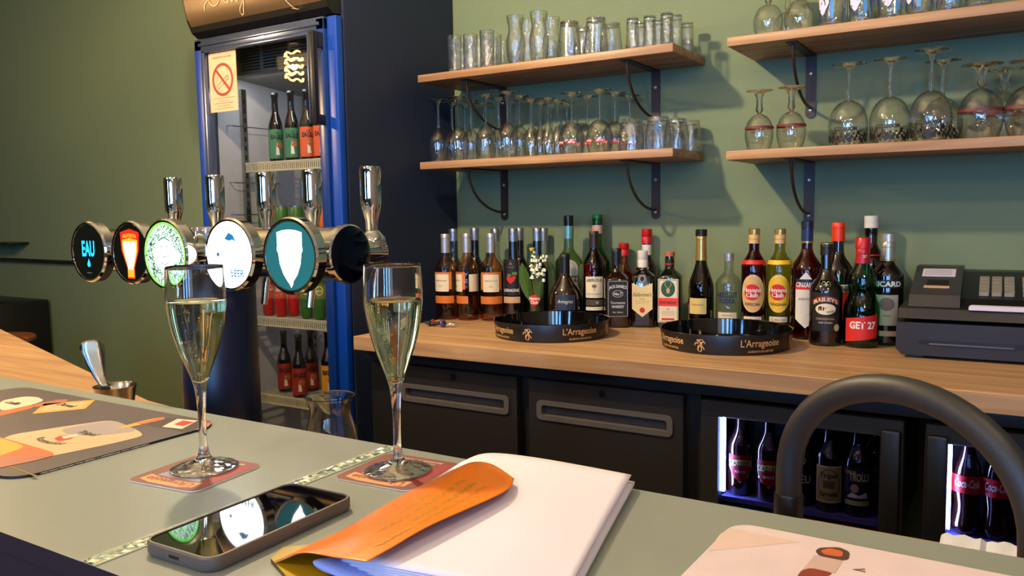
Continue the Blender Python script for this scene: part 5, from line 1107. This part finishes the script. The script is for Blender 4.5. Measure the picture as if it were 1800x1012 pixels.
# coasters
def coaster(P, rot, label):
    t = thing('beer_coaster', label, 'coaster', (P[0], P[1], BZ+0.0003), rot, 'maroon cardboard coasters')
    b = MB(); b.prism(rrect(0.100, 0.100, 0.012, 6), 0, 0.0014, mat('coaster_maroon', (0.42, 0.21, 0.18), 0.55, noise=0.2, bscale=60), side=M_WHITE); b.build('card', t, flat=True)
    b = MB(); bn = [(-0.040, -0.040), (-0.02, -0.045), (0.02, -0.045), (0.036, -0.040), (0.036, -0.024), (0.02, -0.029), (-0.02, -0.029), (-0.040, -0.024)]
    b.prism(bn, 0.0014, 0.00155, mat('banner_peach', (0.76, 0.54, 0.36), 0.55))
    b.prism([(-0.032, -0.024), (0.030, -0.024), (0.026, 0.016), (-0.026, 0.016)], 0.0014, 0.0015, mat('blue_grey_print', (0.48, 0.50, 0.58), 0.55)); b.prism(ellipse(0.018, 0.015, 18, 0, -0.004), 0.0015, 0.0016, TAN_L)
    b.prism([(0.030, -0.03), (0.046, -0.03), (0.046, 0.040), (0.030, 0.040)], 0.0014, 0.0015, mat('scarlet_print', (0.52, 0.14, 0.15), 0.55)); b.build('print', t, flat=True)
    b = MB(); b.text("L'Arrageoise", mat('brick_lettering', (0.50, 0.14, 0.08), 0.5), lambda u, v: (-u-0.002, -v-0.0355-0*u, 0.0017), 0.066, 0.011, 0.015)
    b.text('BRASSERIE ARTISANALE', WHITE_T, lambda u, v: (-u, -v+0.040, 0.0016), 0.06, 0.004, 0.0); b.text('AUBIGNY EN ARTOIS', WHITE_T, lambda u, v: (-u, -v+0.033, 0.0016), 0.05, 0.003, 0.0)
    b.build('lettering', t, recalc=False)
c1 = on(348, 836); c2 = on(702, 835)
coaster((-0.757, 0.556), 0.10, 'maroon square beer coaster under the left champagne flute')
coaster((-0.566, 0.668), 0.06, 'maroon square beer coaster under the right champagne flute, touching the papers')

# champagne flutes
G_REAL = refr('flute_glass', (0.98, 0.99, 0.985), 1.47); M_WINE = refr('champagne', (0.965, 0.955, 0.78), 1.335)
G_FOOT = thin('foot_glass', (0.97, 0.975, 0.975), edge=0.3, base=0.13, wob=0.35, wscale=40, power=1.8)
M_BUB = thin('bubble_skin', (0.96, 0.96, 0.90), edge=0.6, base=0.3, wob=0)
def flute(P, label, lean=(0, 0), bubbles=False):
    t = thing('champagne_flute', label, 'glass', (P[0], P[1], BZ+0.0019), 0, 'champagne flutes on coasters'); H = 0.2235
    op = spline([(0.0345, 0.0), (0.0362, 0.0012), (0.034, 0.0032), (0.020, 0.0065), (0.0095, 0.0115), (0.0060, 0.019), (0.0043, 0.030), (0.0042, 0.050), (0.0047, 0.070), (0.0062, 0.088), (0.0095, 0.102), (0.0155, 0.118), (0.0215, 0.135), (0.0268, 0.155), (0.0302, 0.175), (0.0312, 0.190), (0.0306, 0.208), (0.0298, H)], 4)
    ip = spline([(0.0290, H), (0.0298, 0.208), (0.0303, 0.190), (0.0293, 0.175), (0.0259, 0.155), (0.0205, 0.135), (0.0143, 0.118), (0.0078, 0.104), (0.0040, 0.0985), (0, 0.097)], 4)
    b = MB(); cut = [i for i, (r_, z_) in enumerate(op) if z_ > 0.010][0]
    b.lathe([(0, op[cut][1])]+op[cut:]+[(0.0294, H+0.0005)]+ip, G_REAL, 64); b.build('glass_body', t, sharp=60)
    b = MB(); b.lathe([(0, 0.0008), (0.028, 0.0004)]+op[:cut+1], G_FOOT, 64); b.lathe([(0.028, 0.0015), (0.030, 0.0022), (0.0335, 0.0018)], G_FOOT, 64); b.build('foot', t, sharp=60)
    lv = 0.186; lp = [(r+0.00012, z-0.0001) for r, z in ip if z < lv][::-1]
    rl = 0.0301
    b = MB(); b.lathe([(0, lp[0][1])]+lp[1:]+[(rl+0.0002, lv), (rl-0.001, lv-0.0006), (0, lv-0.0008)], M_WINE, 64); b.build('champagne', t, sharp=60)
    b = MB(); rnd = random.Random(9 if bubbles else 4)
    for k in range(150 if bubbles else 40):
        s_ = rnd.random(); z = 0.105+0.078*s_; x = (0.0015+0.004*s_)*rnd.uniform(-1, 1)-(0.004+0.006*s_ if bubbles else 0.014*s_); y = (0.002+0.004*s_)*rnd.uniform(-1, 1)-0.004*s_; r = rnd.uniform(0.0004, 0.0010)
        b.lathe([(0, -r), (r*0.8, -r*0.6), (r, 0), (r*0.8, r*0.6), (0, r)], M_BUB, 7, xf=lambda a, c, d, x=x, y=y, z=z: (a+x, c+y, d+z))
    b.build('bubbles', t)['kind'] = 'stuff'
f1 = on(360, 826); f2 = on(700, 831)
flute((f1.x, f1.y), 'full champagne flute on the left coaster in front of the taps')
flute((f2.x, f2.y), 'full champagne flute with rising bubbles on the right coaster', bubbles=True)

# phone
t = thing('smartphone', 'smartphone in a grey brown case lying face up beside the glitter strip', 'phone', (-0.572, 0.478, BZ+0.0003), 0.02)
b = MB(); M_CASE = mat('phone_case', (0.36, 0.33, 0.30), 0.45); W, Hh = 0.087, 0.168
o1 = rrect(W, Hh, 0.014, 7); o2 = rrect(W-0.006, Hh-0.006, 0.011, 7); n = len(o1)
lay = [(0.92, 0.0, o1), (1.0, 0.003, o1), (1.0, 0.011, o1), (0.985, 0.0125, o1), (1.0, 0.0125, o2), (1.0, 0.0105, o2)]
vs = []; 
for k, z, o_ in lay: vs += [(p[0]*(k if k != 0.92 else 0.96), p[1]*(k if k != 0.92 else 0.98), z) for p in o_]
fs = [list(range(n))[::-1]]
for L0 in range(len(lay)-1): fs += [(L0*n+i, L0*n+(i+1) % n, (L0+1)*n+(i+1) % n, (L0+1)*n+i) for i in range(n)]
b.add(vs, fs, M_CASE); b.build('case', t)
b = MB(); b.prism(rrect(W-0.0064, Hh-0.0064, 0.0108, 7), 0.009, 0.0116, mat('phone_screen', (0.012, 0.014, 0.02), 0.03, coat=1.0, spec=0.8)); b.build('screen', t, flat=True)
b = MB(); b.box(W/2-0.0004, W/2+0.0008, 0.01, 0.034, 0.005, 0.009, M_CASE, 0.0004); b.build('side_button', t)
b = MB(); b.box(-0.006, 0.006, -Hh/2-0.0003, -Hh/2+0.001, 0.005, 0.0075, M_BLACK); b.build('charging_port', t)

# booklet of papers with orange cover flap
t = thing('paper_booklet', 'stack of white sheets with a curled orange cover flap lying on the bar', 'booklet', (0, 0, 0))
def sheet(rows, name, mt, dz=0.0, dx=0.0, th=0.0006, n=7):
    G = [[tuple(on(px+dx*(c/(len(r)-1)), py, h)) for c, (px, py, h) in enumerate(r)] for r in rows]
    G = [[(x, y, z+dz) for x, y, z in r] for r in G]
    G = [spline(r, n) for r in G]; cols = list(zip(*G)); cols = [spline(list(c), n) for c in cols]
    top = [list(c) for c in cols]; b = MB(); b.grid(top, mt)
    o = b.build(name, t, recalc=False); sm = o.modifiers.new('thickness', 'SOLIDIFY'); sm.thickness = th; sm.offset = 1 if False else -1
    return o
WR = [[(812, 812, 0.020), (858, 797, 0.027), (950, 806, 0.026), (1110, 835, 0.014)], [(700, 885, 0.016), (800, 880, 0.023), (920, 900, 0.023), (1062, 920, 0.012)],
      [(600, 978, 0.019), (700, 1000, 0.020), (850, 1026, 0.017), (996, 1042, 0.010)]]
for k in range(6):
    sheet(WR, 'paper_sheet', M_PAPER, dz=-0.0018*k, dx=-2.0*k if k < 4 else 6.0)
M_PBLUE = mat('pale_blue_sheet', (0.52, 0.62, 0.90), 0.65)
sheet([[(600, 972, 0.017), (690, 985, 0.014), (810, 1000, 0.010)], [(551, 984, 0.018), (640, 1004, 0.012), (790, 1030, 0.008)], [(566, 1000, 0.012), (650, 1030, 0.006), (780, 1060, 0.005)]], 'blue_sheet', M_PBLUE, dz=-0.001)
M_OR = mat('orange_cover', (0.88, 0.47, 0.07), 0.30, noise=0.04); 
OR_ = [[(814, 818, 0.026), (836, 812, 0.033), (866, 817, 0.035), (904, 842, 0.032)], [(705, 872, 0.012), (760, 858, 0.031), (830, 858, 0.035), (884, 866, 0.034)],
       [(615, 925, 0.006), (675, 912, 0.028), (730, 915, 0.034), (760, 922, 0.034)], [(545, 958, 0.005), (595, 950, 0.025), (650, 958, 0.031), (690, 962, 0.031)], [(482, 988, 0.004), (530, 972, 0.020), (590, 980, 0.028), (645, 988, 0.029)]]
oc = sheet(OR_, 'cover_flap', M_OR, n=8)
b = MB(); M_SG = mat('olive_script', (0.60, 0.55, 0.10), 0.5)
def on_cover(s_, u):   # interpolate a point on the flap
    def cr(r, u):
        q = spline([(float(a), float(c), float(h)) for a, c, h in r], 12); i = u*(len(q)-1); k = min(int(i), len(q)-2); f_ = i-k
        return tuple(q[k][j]*(1-f_)+q[k+1][j]*f_ for j in range(3))
    col = [cr(r, u) for r in OR_]; q = spline(col, 12); i = s_*(len(q)-1); k = min(int(i), len(q)-2); f_ = i-k
    p = tuple(q[k][j]*(1-f_)+q[k+1][j]*f_ for j in range(3)); return on(p[0], p[1], p[2]+0.0010)
for (u0, s0, s1) in ((0.50, 0.18, 0.62), (0.62, 0.20, 0.50), (0.74, 0.22, 0.74), (0.38, 0.30, 0.60)):
    P_ = []; n = 90
    for i in range(n):
        f_ = i/(n-1)
        if (i // 11) % 5 == 4 and i % 11 > 6: continue
        P_.append(on_cover(s0+(s1-s0)*f_, u0+0.024*math.sin(i*1.9)+0.014*math.sin(i*0.77)))
    for a, c in zip(P_, P_[1:]):
        d = (c-a); 
        if d.length > 0.006: continue
        nn = Vector((-d.y, d.x, 0)).normalized()*0.0004; b.add([a-nn, c-nn, c+nn, a+nn], [(0, 1, 2, 3)], M_SG)
b.build('cover_script', t, recalc=False)
t = thing('booklet', 'thin olive yellow booklet peeking out from under the papers next to the phone', 'booklet', (0, 0, 0))
b = MB(); pts = [on(*p) for p in [(476, 988), (498, 968), (560, 962), (700, 1000), (660, 1060), (530, 1050)]]
b.prism([(p.x, p.y) for p in pts], BZ+0.0004, BZ+0.0035, mat('olive_yellow_cover', (0.66, 0.55, 0.08), 0.3), side=mat('dark_olive_edge', (0.30, 0.26, 0.08), 0.5)); b.build('cover', t, flat=True)

# ------------------------------------------------------------------ beer tower
TY, TZ, TR = 0.92, 1.263, 0.0405
t = tw = thing('beer_tap_tower', 'chrome tee shaped beer tower with five taps and glowing round badges on a black column', 'beer tower', (-1.171, TY, 0.95))
lx = lambda x: x+1.171; lz = lambda z: z-0.95
b = MB(); b.lathe([(0.064, 0), (0.064, 0.012), (0.0635, lz(1.222)), (0.060, lz(1.228)), (0, lz(1.228))], mat('column_navy_satin', (0.05, 0.10, 0.20), 0.34), 64); b.build('column', tw)
b = MB(); b.lathe([(0.050, lz(1.215)), (0.050, lz(1.300)), (0.046, lz(1.306)), (0, lz(1.306))], M_CHROME, 56); b.lathe([(0.0506, lz(1.262)), (0.0506, lz(1.266))], M_BLACK, 56); b.build('chrome_head', tw)
XL, XR = -1.452, -0.862
b = MB(); px_ = lambda x, y, z: (z, y, x+lz(TZ))
b.lathe([(0, lx(XL)-0.004), (TR-0.004, lx(XL)-0.004), (TR, lx(XL)), (TR, lx(XR)-0.012)], M_CHROME, 56, xf=px_)
b.build('crossbar', tw)
b = MB(); b.lathe([(TR, lx(XR)-0.012), (TR+0.0045, lx(XR)-0.010), (TR+0.0045, lx(XR)), (TR+0.001, lx(XR)+0.003)], M_CHROME, 56, xf=px_); b.build('end_ring', tw)
b = MB(); b.lathe([(TR+0.002, lx(XR)+0.0025), (TR-0.004, lx(XR)+0.006), (TR*0.5, lx(XR)+0.0085), (0, lx(XR)+0.009)], mat('blue_black_mirror', (0.10, 0.14, 0.24), 0.03, metal=0.9), 56, xf=px_); b.build('end_cap', tw)
TX = [-1.405, -1.282, -1.145, -1.031, -0.900]
M_W = emit('badge_white_light', (1.0, 1.0, 1.0), 3.2); M_CY = emit('badge_cyan_light', (0.10, 0.66, 1.0), 1.5); M_ER = emit('badge_red_light', (1.0, 0.12, 0.04), 1.2); M_EO = emit('badge_orange_light', (1.0, 0.45, 0.10), 2.0)
M_EG = emit('badge_green_light', (0.45, 0.85, 0.30), 1.3); M_TEAL = emit('badge_teal_light', (0.10, 0.36, 0.38), 0.9); M_PW = emit('badge_pale_green_light', (0.78, 1.0, 0.84), 1.25); M_BF = mat('badge_black_face', (0.03, 0.04, 0.05), 0.12, coat=0.6)
M_PRT = mat('badge_dark_print', (0.10, 0.32, 0.20), 0.4); M_PBL = emit('badge_blue_print', (0.08, 0.42, 0.62), 0.9)
for i, X in enumerate(TX):
    fy = 0.835 if i != 2 else 0.808; mx = X if i != 2 else -1.150
    R = 0.0535 if i in (0, 1) else 0.0560
    yl = fy-TY; cz = lz(TZ)+0.001; g = lambda x, y, z, mx=mx, cz=cz: (lx(mx)+x, z, y+cz)
    b = MB(); b.lathe([(0.016, -TR+0.012), (0.016, yl+0.022), (0.026, yl+0.020)], M_CHROME, 30, xf=g)
    b.lathe([(0.026, yl+0.020), (R-0.005, yl+0.021), (R, yl+0.018), (R+0.0005, yl+0.002), (R-0.002, yl-0.0012), (R-0.005, yl-0.0005), (R-0.0055, yl+0.002)], M_CHROME, 56, xf=g); o_b = b.build('badge_housing', tw)
    b = MB(); f0 = lambda u, v, k=0, mx=mx: (lx(mx)+u, yl+0.0005-0.0002*k, cz+v); r = R-0.0052
    b.patch(ellipse(r, r, 48), [M_BF, M_BF, M_EG, M_W, M_TEAL][i], lambda u, v: f0(u, v), sub=1)
    def P_(pts, m_, k): b.patch(pts, m_, lambda u, v: f0(u, v, k), sub=1)
    if i == 0:
        b.text('EAU', M_CY, lambda u, v: f0(u, v+0.006, 1), 0.038, 0.026, 0.03); P_([(0, -0.012), (0.0045, -0.021)]+[(0.0048*math.cos(a), -0.0225-0.0045*math.sin(a)) for a in [PI*q/8 for q in range(9)]]+[(-0.0045, -0.021)], M_CY, 1); b.text('edition', WHITE_T, lambda u, v: f0(u, v-0.037, 1), 0.014, 0.002, 0)
    if i == 1:
        shp = [(-0.026, 0.034), (0, 0.040), (0.026, 0.034), (0.024, 0.005), (0.010, -0.026), (0.010, -0.044), (-0.010, -0.044), (-0.010, -0.026), (-0.024, 0.005)]
        P_(shp, M_ER, 1); P_([(x_*0.86, z_*0.9+(-0.002)) if z_ < 0.03 else (x_*0.82, z_*0.62) for x_, z_ in shp], M_EO, 2); P_([(-0.018, 0.018), (0.018, 0.018), (0.015, 0), (0.006, -0.028), (-0.006, -0.028), (-0.015, 0)], M_W, 3); b.text('PELFORTH', M_EO, lambda u, v: f0(u, v+0.029-6*u*u, 3), 0.036, 0.006, 0.03)
    if i == 2:
        P_(ellipse(r*0.93, r*0.93, 40), M_PW, 1); rnd = random.Random(2)
        for q in range(420):
            a = rnd.uniform(0, 2*PI); rr_ = r*math.sqrt(rnd.uniform(0.30, 0.84)); s_ = rnd.uniform(0.0008, 0.0019); an = rnd.uniform(0, PI); x_, z_ = rr_*math.cos(a), rr_*math.sin(a)
            ribbon(b, [(x_-2*s_*math.cos(an), z_-2*s_*math.sin(an)), (x_, z_+s_*0.5), (x_+2*s_*math.cos(an), z_+2*s_*math.sin(an))], 0.0010, M_PRT, lambda u, v: f0(u, v, 2))
        P_(ellipse(0.017, 0.021, 26), M_W, 3)
        for q in ([(-0.014, 0.022), (0, 0.027), (0.014, 0.022)], [(-0.010, 0.012), (-0.004, 0.014)], [(0.004, 0.014), (0.010, 0.012)], [(-0.006, -0.006), (0, -0.002), (0.006, -0.006)], [(-0.010, -0.012), (0, -0.017), (0.010, -0.012)]): ribbon(b, q, 0.0016, M_PRT, lambda u, v: f0(u, v, 4))
        P_([(0.020, 0.006), (0.034, 0.008), (0.040, -0.002), (0.034, -0.010), (0.020, -0.012)], M_W, 4)
    if i == 3:
        P_([(-0.010, 0.024), (0.0, 0.034), (0.010, 0.030), (0.016, 0.020), (0.008, 0.023), (0.0, 0.021)], M_PBL, 1); P_(ellipse(0.0035, 0.0035, 12, -0.026, 0.0), M_PBL, 1)
        b.text('bEER', M_PBL, lambda u, v: f0(u+0.017, v-0.028, 1.5), 0.030, 0.0105, 0.03); b.text('un', M_PBL, lambda u, v: f0(u-0.012, v-0.026, 1.5), 0.012, 0.008, 0.0)
    if i == 4:
        P_([(-0.0255, 0.034), (-0.014, 0.037), (0, 0.038), (0.014, 0.037), (0.0255, 0.034), (0.0250, 0.016), (0.0262, 0.008), (0.0235, 0.004), (0.021, -0.012), (0.014, -0.027), (0.005, -0.037), (0.005, -0.040), (0.001, -0.046), (-0.003, -0.040), (-0.006, -0.037), (-0.014, -0.027), (-0.021, -0.012), (-0.0235, 0.004), (-0.0262, 0.008), (-0.0250, 0.016)], M_W, 1); ring(b, r, r, 0.0012, M_STEEL, lambda u, v: f0(u, v, 2), 48)
    b.build('badge_face', o_b, recalc=False)
    # tap on the staff side
    yb = 1.005-TY; xh = lx(X); z0 = lz(1.300)
    b = MB(); b.tube([(xh, TR*0.7, lz(TZ)), (xh, yb+0.002, lz(TZ)), (xh, yb+0.028, lz(TZ)-0.002)], [0.019, 0.021, 0.017], M_CHROME, 28)
    b.lathe([(0, 0.026), (0.010, 0.025), (0.020, 0.014), (0.0215, 0), (0.016, -0.016), (0.009, -0.026)], M_CHROME, 28, xf=lambda x, y, z: (xh+x, yb+0.010+y, lz(TZ)+z+0.008)); tp = b.build('tap_body', tw)
    b = MB(); b.tube([(xh, yb+0.012, lz(TZ)-0.01), (xh-0.002, yb+0.006, lz(1.225)), (xh-0.006, yb-0.002, lz(1.165))], [0.0085, 0.0075, 0.006], M_CHROME, 20); b.build('spout', tp)
    b = MB(); b.lathe([(0, 0.0), (0.0085, 0.0), (0.0095, 0.010), (0.0100, 0.022), (0.0150, 0.040), (0.0170, 0.052), (0.0172, 0.104), (0.0160, 0.1095), (0.0140, 0.1105), (0, 0.1105)], M_CHROME, 36, xf=lambda x, y, z: (xh+x, yb+0.008+y, lz(TZ)+0.026+z)); b.build('tap_handle', tp)

# scoop, waisted glass, hose, towel behind the bar
t = thing('ice_scoop', 'worn steel measuring scoop with upright flat handle behind the bar at left', 'scoop', (-1.392, 0.862, 0.9505))
b = MB(); b.lathe([(0, 0.0), (0.020, 0.0), (0.027, 0.012), (0.032, 0.045), (0.0355, 0.066), (0.0375, 0.070), (0.0345, 0.0665), (0.031, 0.045), (0.025, 0.014), (0, 0.004)], M_STEEL, 40); b.build('bowl', t)
b = MB(); sec = [(-0.028, 0.060, 0.007), (-0.036, 0.070, 0.009), (-0.047, 0.085, 0.012), (-0.056, 0.105, 0.016), (-0.063, 0.125, 0.020), (-0.066, 0.138, 0.0205), (-0.067, 0.144, 0.016), (-0.067, 0.148, 0.008)]
vs = []; 
for x, z, hw_ in sec: vs += [(x+math.sin(0.5)*0-0.001*0+(u*hw_)*0.62, -u*hw_*-0.78+0.0, z+0.0006*0) for u in (-1, -0.4, 0.4, 1)]
b.grid([vs[i*4:i*4+4] for i in range(len(sec))], M_STEEL); o_ = b.build('handle', t, recalc=False); sm = o_.modifiers.new('thickness', 'SOLIDIFY'); sm.thickness = 0.0035; sm.offset = 0
P, _ = place(584, None, 0.868, None, 0.95)
t = thing('hurricane_glass', 'empty waisted beer glass on the staff worktop, its rim peeking above the bar', 'glass', P+Vector((0, 0, 0.0005)))
opx = spline([(0.026, 0.0), (0.034, 0.006), (0.0395, 0.030), (0.0380, 0.050), (0.0320, 0.072), (0.0300, 0.084), (0.0325, 0.097), (0.0375, 0.106)], 4)
ipx = [(r_-0.0014, z_) for r_, z_ in opx[::-1] if z_ > 0.010]+[(0.024, 0.0085), (0, 0.008)]
b = MB(); b.lathe([(0, 0.001)]+opx+ipx, G_REAL, 48); b.build('glass_body', t, sharp=60)
t = thing('faucet', 'matte black gooseneck faucet hose arching over the worktop at the right', 'faucet', (-0.205, 0.88, 0.9505))
A_, B_ = Vector((0, 0, 0)), Vector((0.222, -0.105, 0)); pts = [A_+Vector((0, 0, z)) for z in (0.055, 0.07, 0.08)]; zb = 0.088
M_RUB = mat('matte_black_rubber', (0.135, 0.13, 0.125), 0.5)
for i in range(0, 25):
    a = PI*i/24; pts.append(A_.lerp(B_, 0.5-0.5*math.cos(a))+Vector((0, 0, zb+0.113*math.sin(a)**0.92 if 0 < i < 24 else zb)))
pts += [B_+Vector((0, 0, z)) for z in (0.075, 0.05, 0.03)]
b = MB(); b.tube(pts, 0.0135, M_RUB, 28); b.build('hose', t)
b = MB(); b.lathe([(0, 0), (0.024, 0), (0.024, 0.006), (0.0150, 0.010), (0.0150, 0.066), (0.0140, 0.068), (0, 0.068)], M_BLACK, 32); b.build('collar', t)
b = MB(); b.lathe([(0, 0.004), (0.013, 0.004), (0.0155, 0.008), (0.0155, 0.032), (0, 0.034)], M_BLACK, 28, xf=lambda x, y, z: (B_.x+x, B_.y+y, z)); b.build('spray_head', t)
P1, P2 = atz(1655, 952, 0.958), atz(1800, 985, 0.958)
b = MB(); M_CLOTH = mat('white_cloth', (0.78, 0.80, 0.86), 0.85, bump=0.2, bscale=120); rows = []
for i in range(25):
    u = i/24; x = P1.x+(P2.x+0.05-P1.x)*u
    rows.append([(x, 0.990-0.012*q, 0.9515+(0.016 if 0 < q < 5 else 0.0)+(0.0015*math.sin(i*1.7+q) if 0 < q < 5 else 0)-(0.004 if i % 8 == 0 and 0 < q < 5 else 0)) for q in range(6)])
b.grid(rows, M_CLOTH); o_ = b.build('cloth', None, recalc=False); tag(o_, 'folded white cleaning cloth on the worktop edge below the cola bottles', 'cloth'); sm = o_.modifiers.new('thickness', 'SOLIDIFY'); sm.thickness = 0.001

# ------------------------------------------------------------------ far left corner
P = atz(18, 592, 0.75)
t = thing('bar_stool', 'dark stool with brown wooden seat in the far left corner', 'stool', (P.x-0.02, P.y-0.05, 0))
b = MB(); b.lathe([(0, 0.725), (0.15, 0.725), (0.165, 0.735), (0.165, 0.750), (0.155, 0.758), (0, 0.760)], wood('stool_seat_wood', (0.42, 0.22, 0.12), (0.58, 0.32, 0.18)), 40); b.build('seat', t)
for a in (0.6, 2.2, 3.8, 5.3):
    b = MB(); b.tube([(0.10*math.cos(a), 0.10*math.sin(a), 0.725), (0.19*math.cos(a), 0.19*math.sin(a), 0.0)], 0.012, M_BLACK, 10); b.build('leg', t)
b = MB(); b.tube([(0.158*math.cos(2*PI*i/24), 0.158*math.sin(2*PI*i/24), 0.26) for i in range(24)], 0.008, M_BLACK, 8, closed=True); b.build('foot_ring', t)
b = MB(); b.box(-5.55, -4.80, 2.25, 2.60, 0.0, 0.86, M_BLACK, 0.008); tag(b.build('side_cabinet'), 'black low cabinet against the green wall in the far left corner', 'cabinet')
b = MB(); b.tube([(-6.4, 2.605, 1.08), (-5.2, 2.605, 1.082), (-4.5, 2.605, 1.079), (-3.9, 2.605, 1.079)], 0.011, M_BLACK, 10); tag(b.build('wall_cable'), 'black cable running along the green wall left of the water tap badge', 'cable')
b = MB(); b.box(-6.3, -5.01, 2.50, 2.62, 1.178, 1.190, M_BLACK, 0.002); tag(b.build('narrow_wall_shelf'), 'thin black shelf on the green wall at the far left edge', 'shelf')
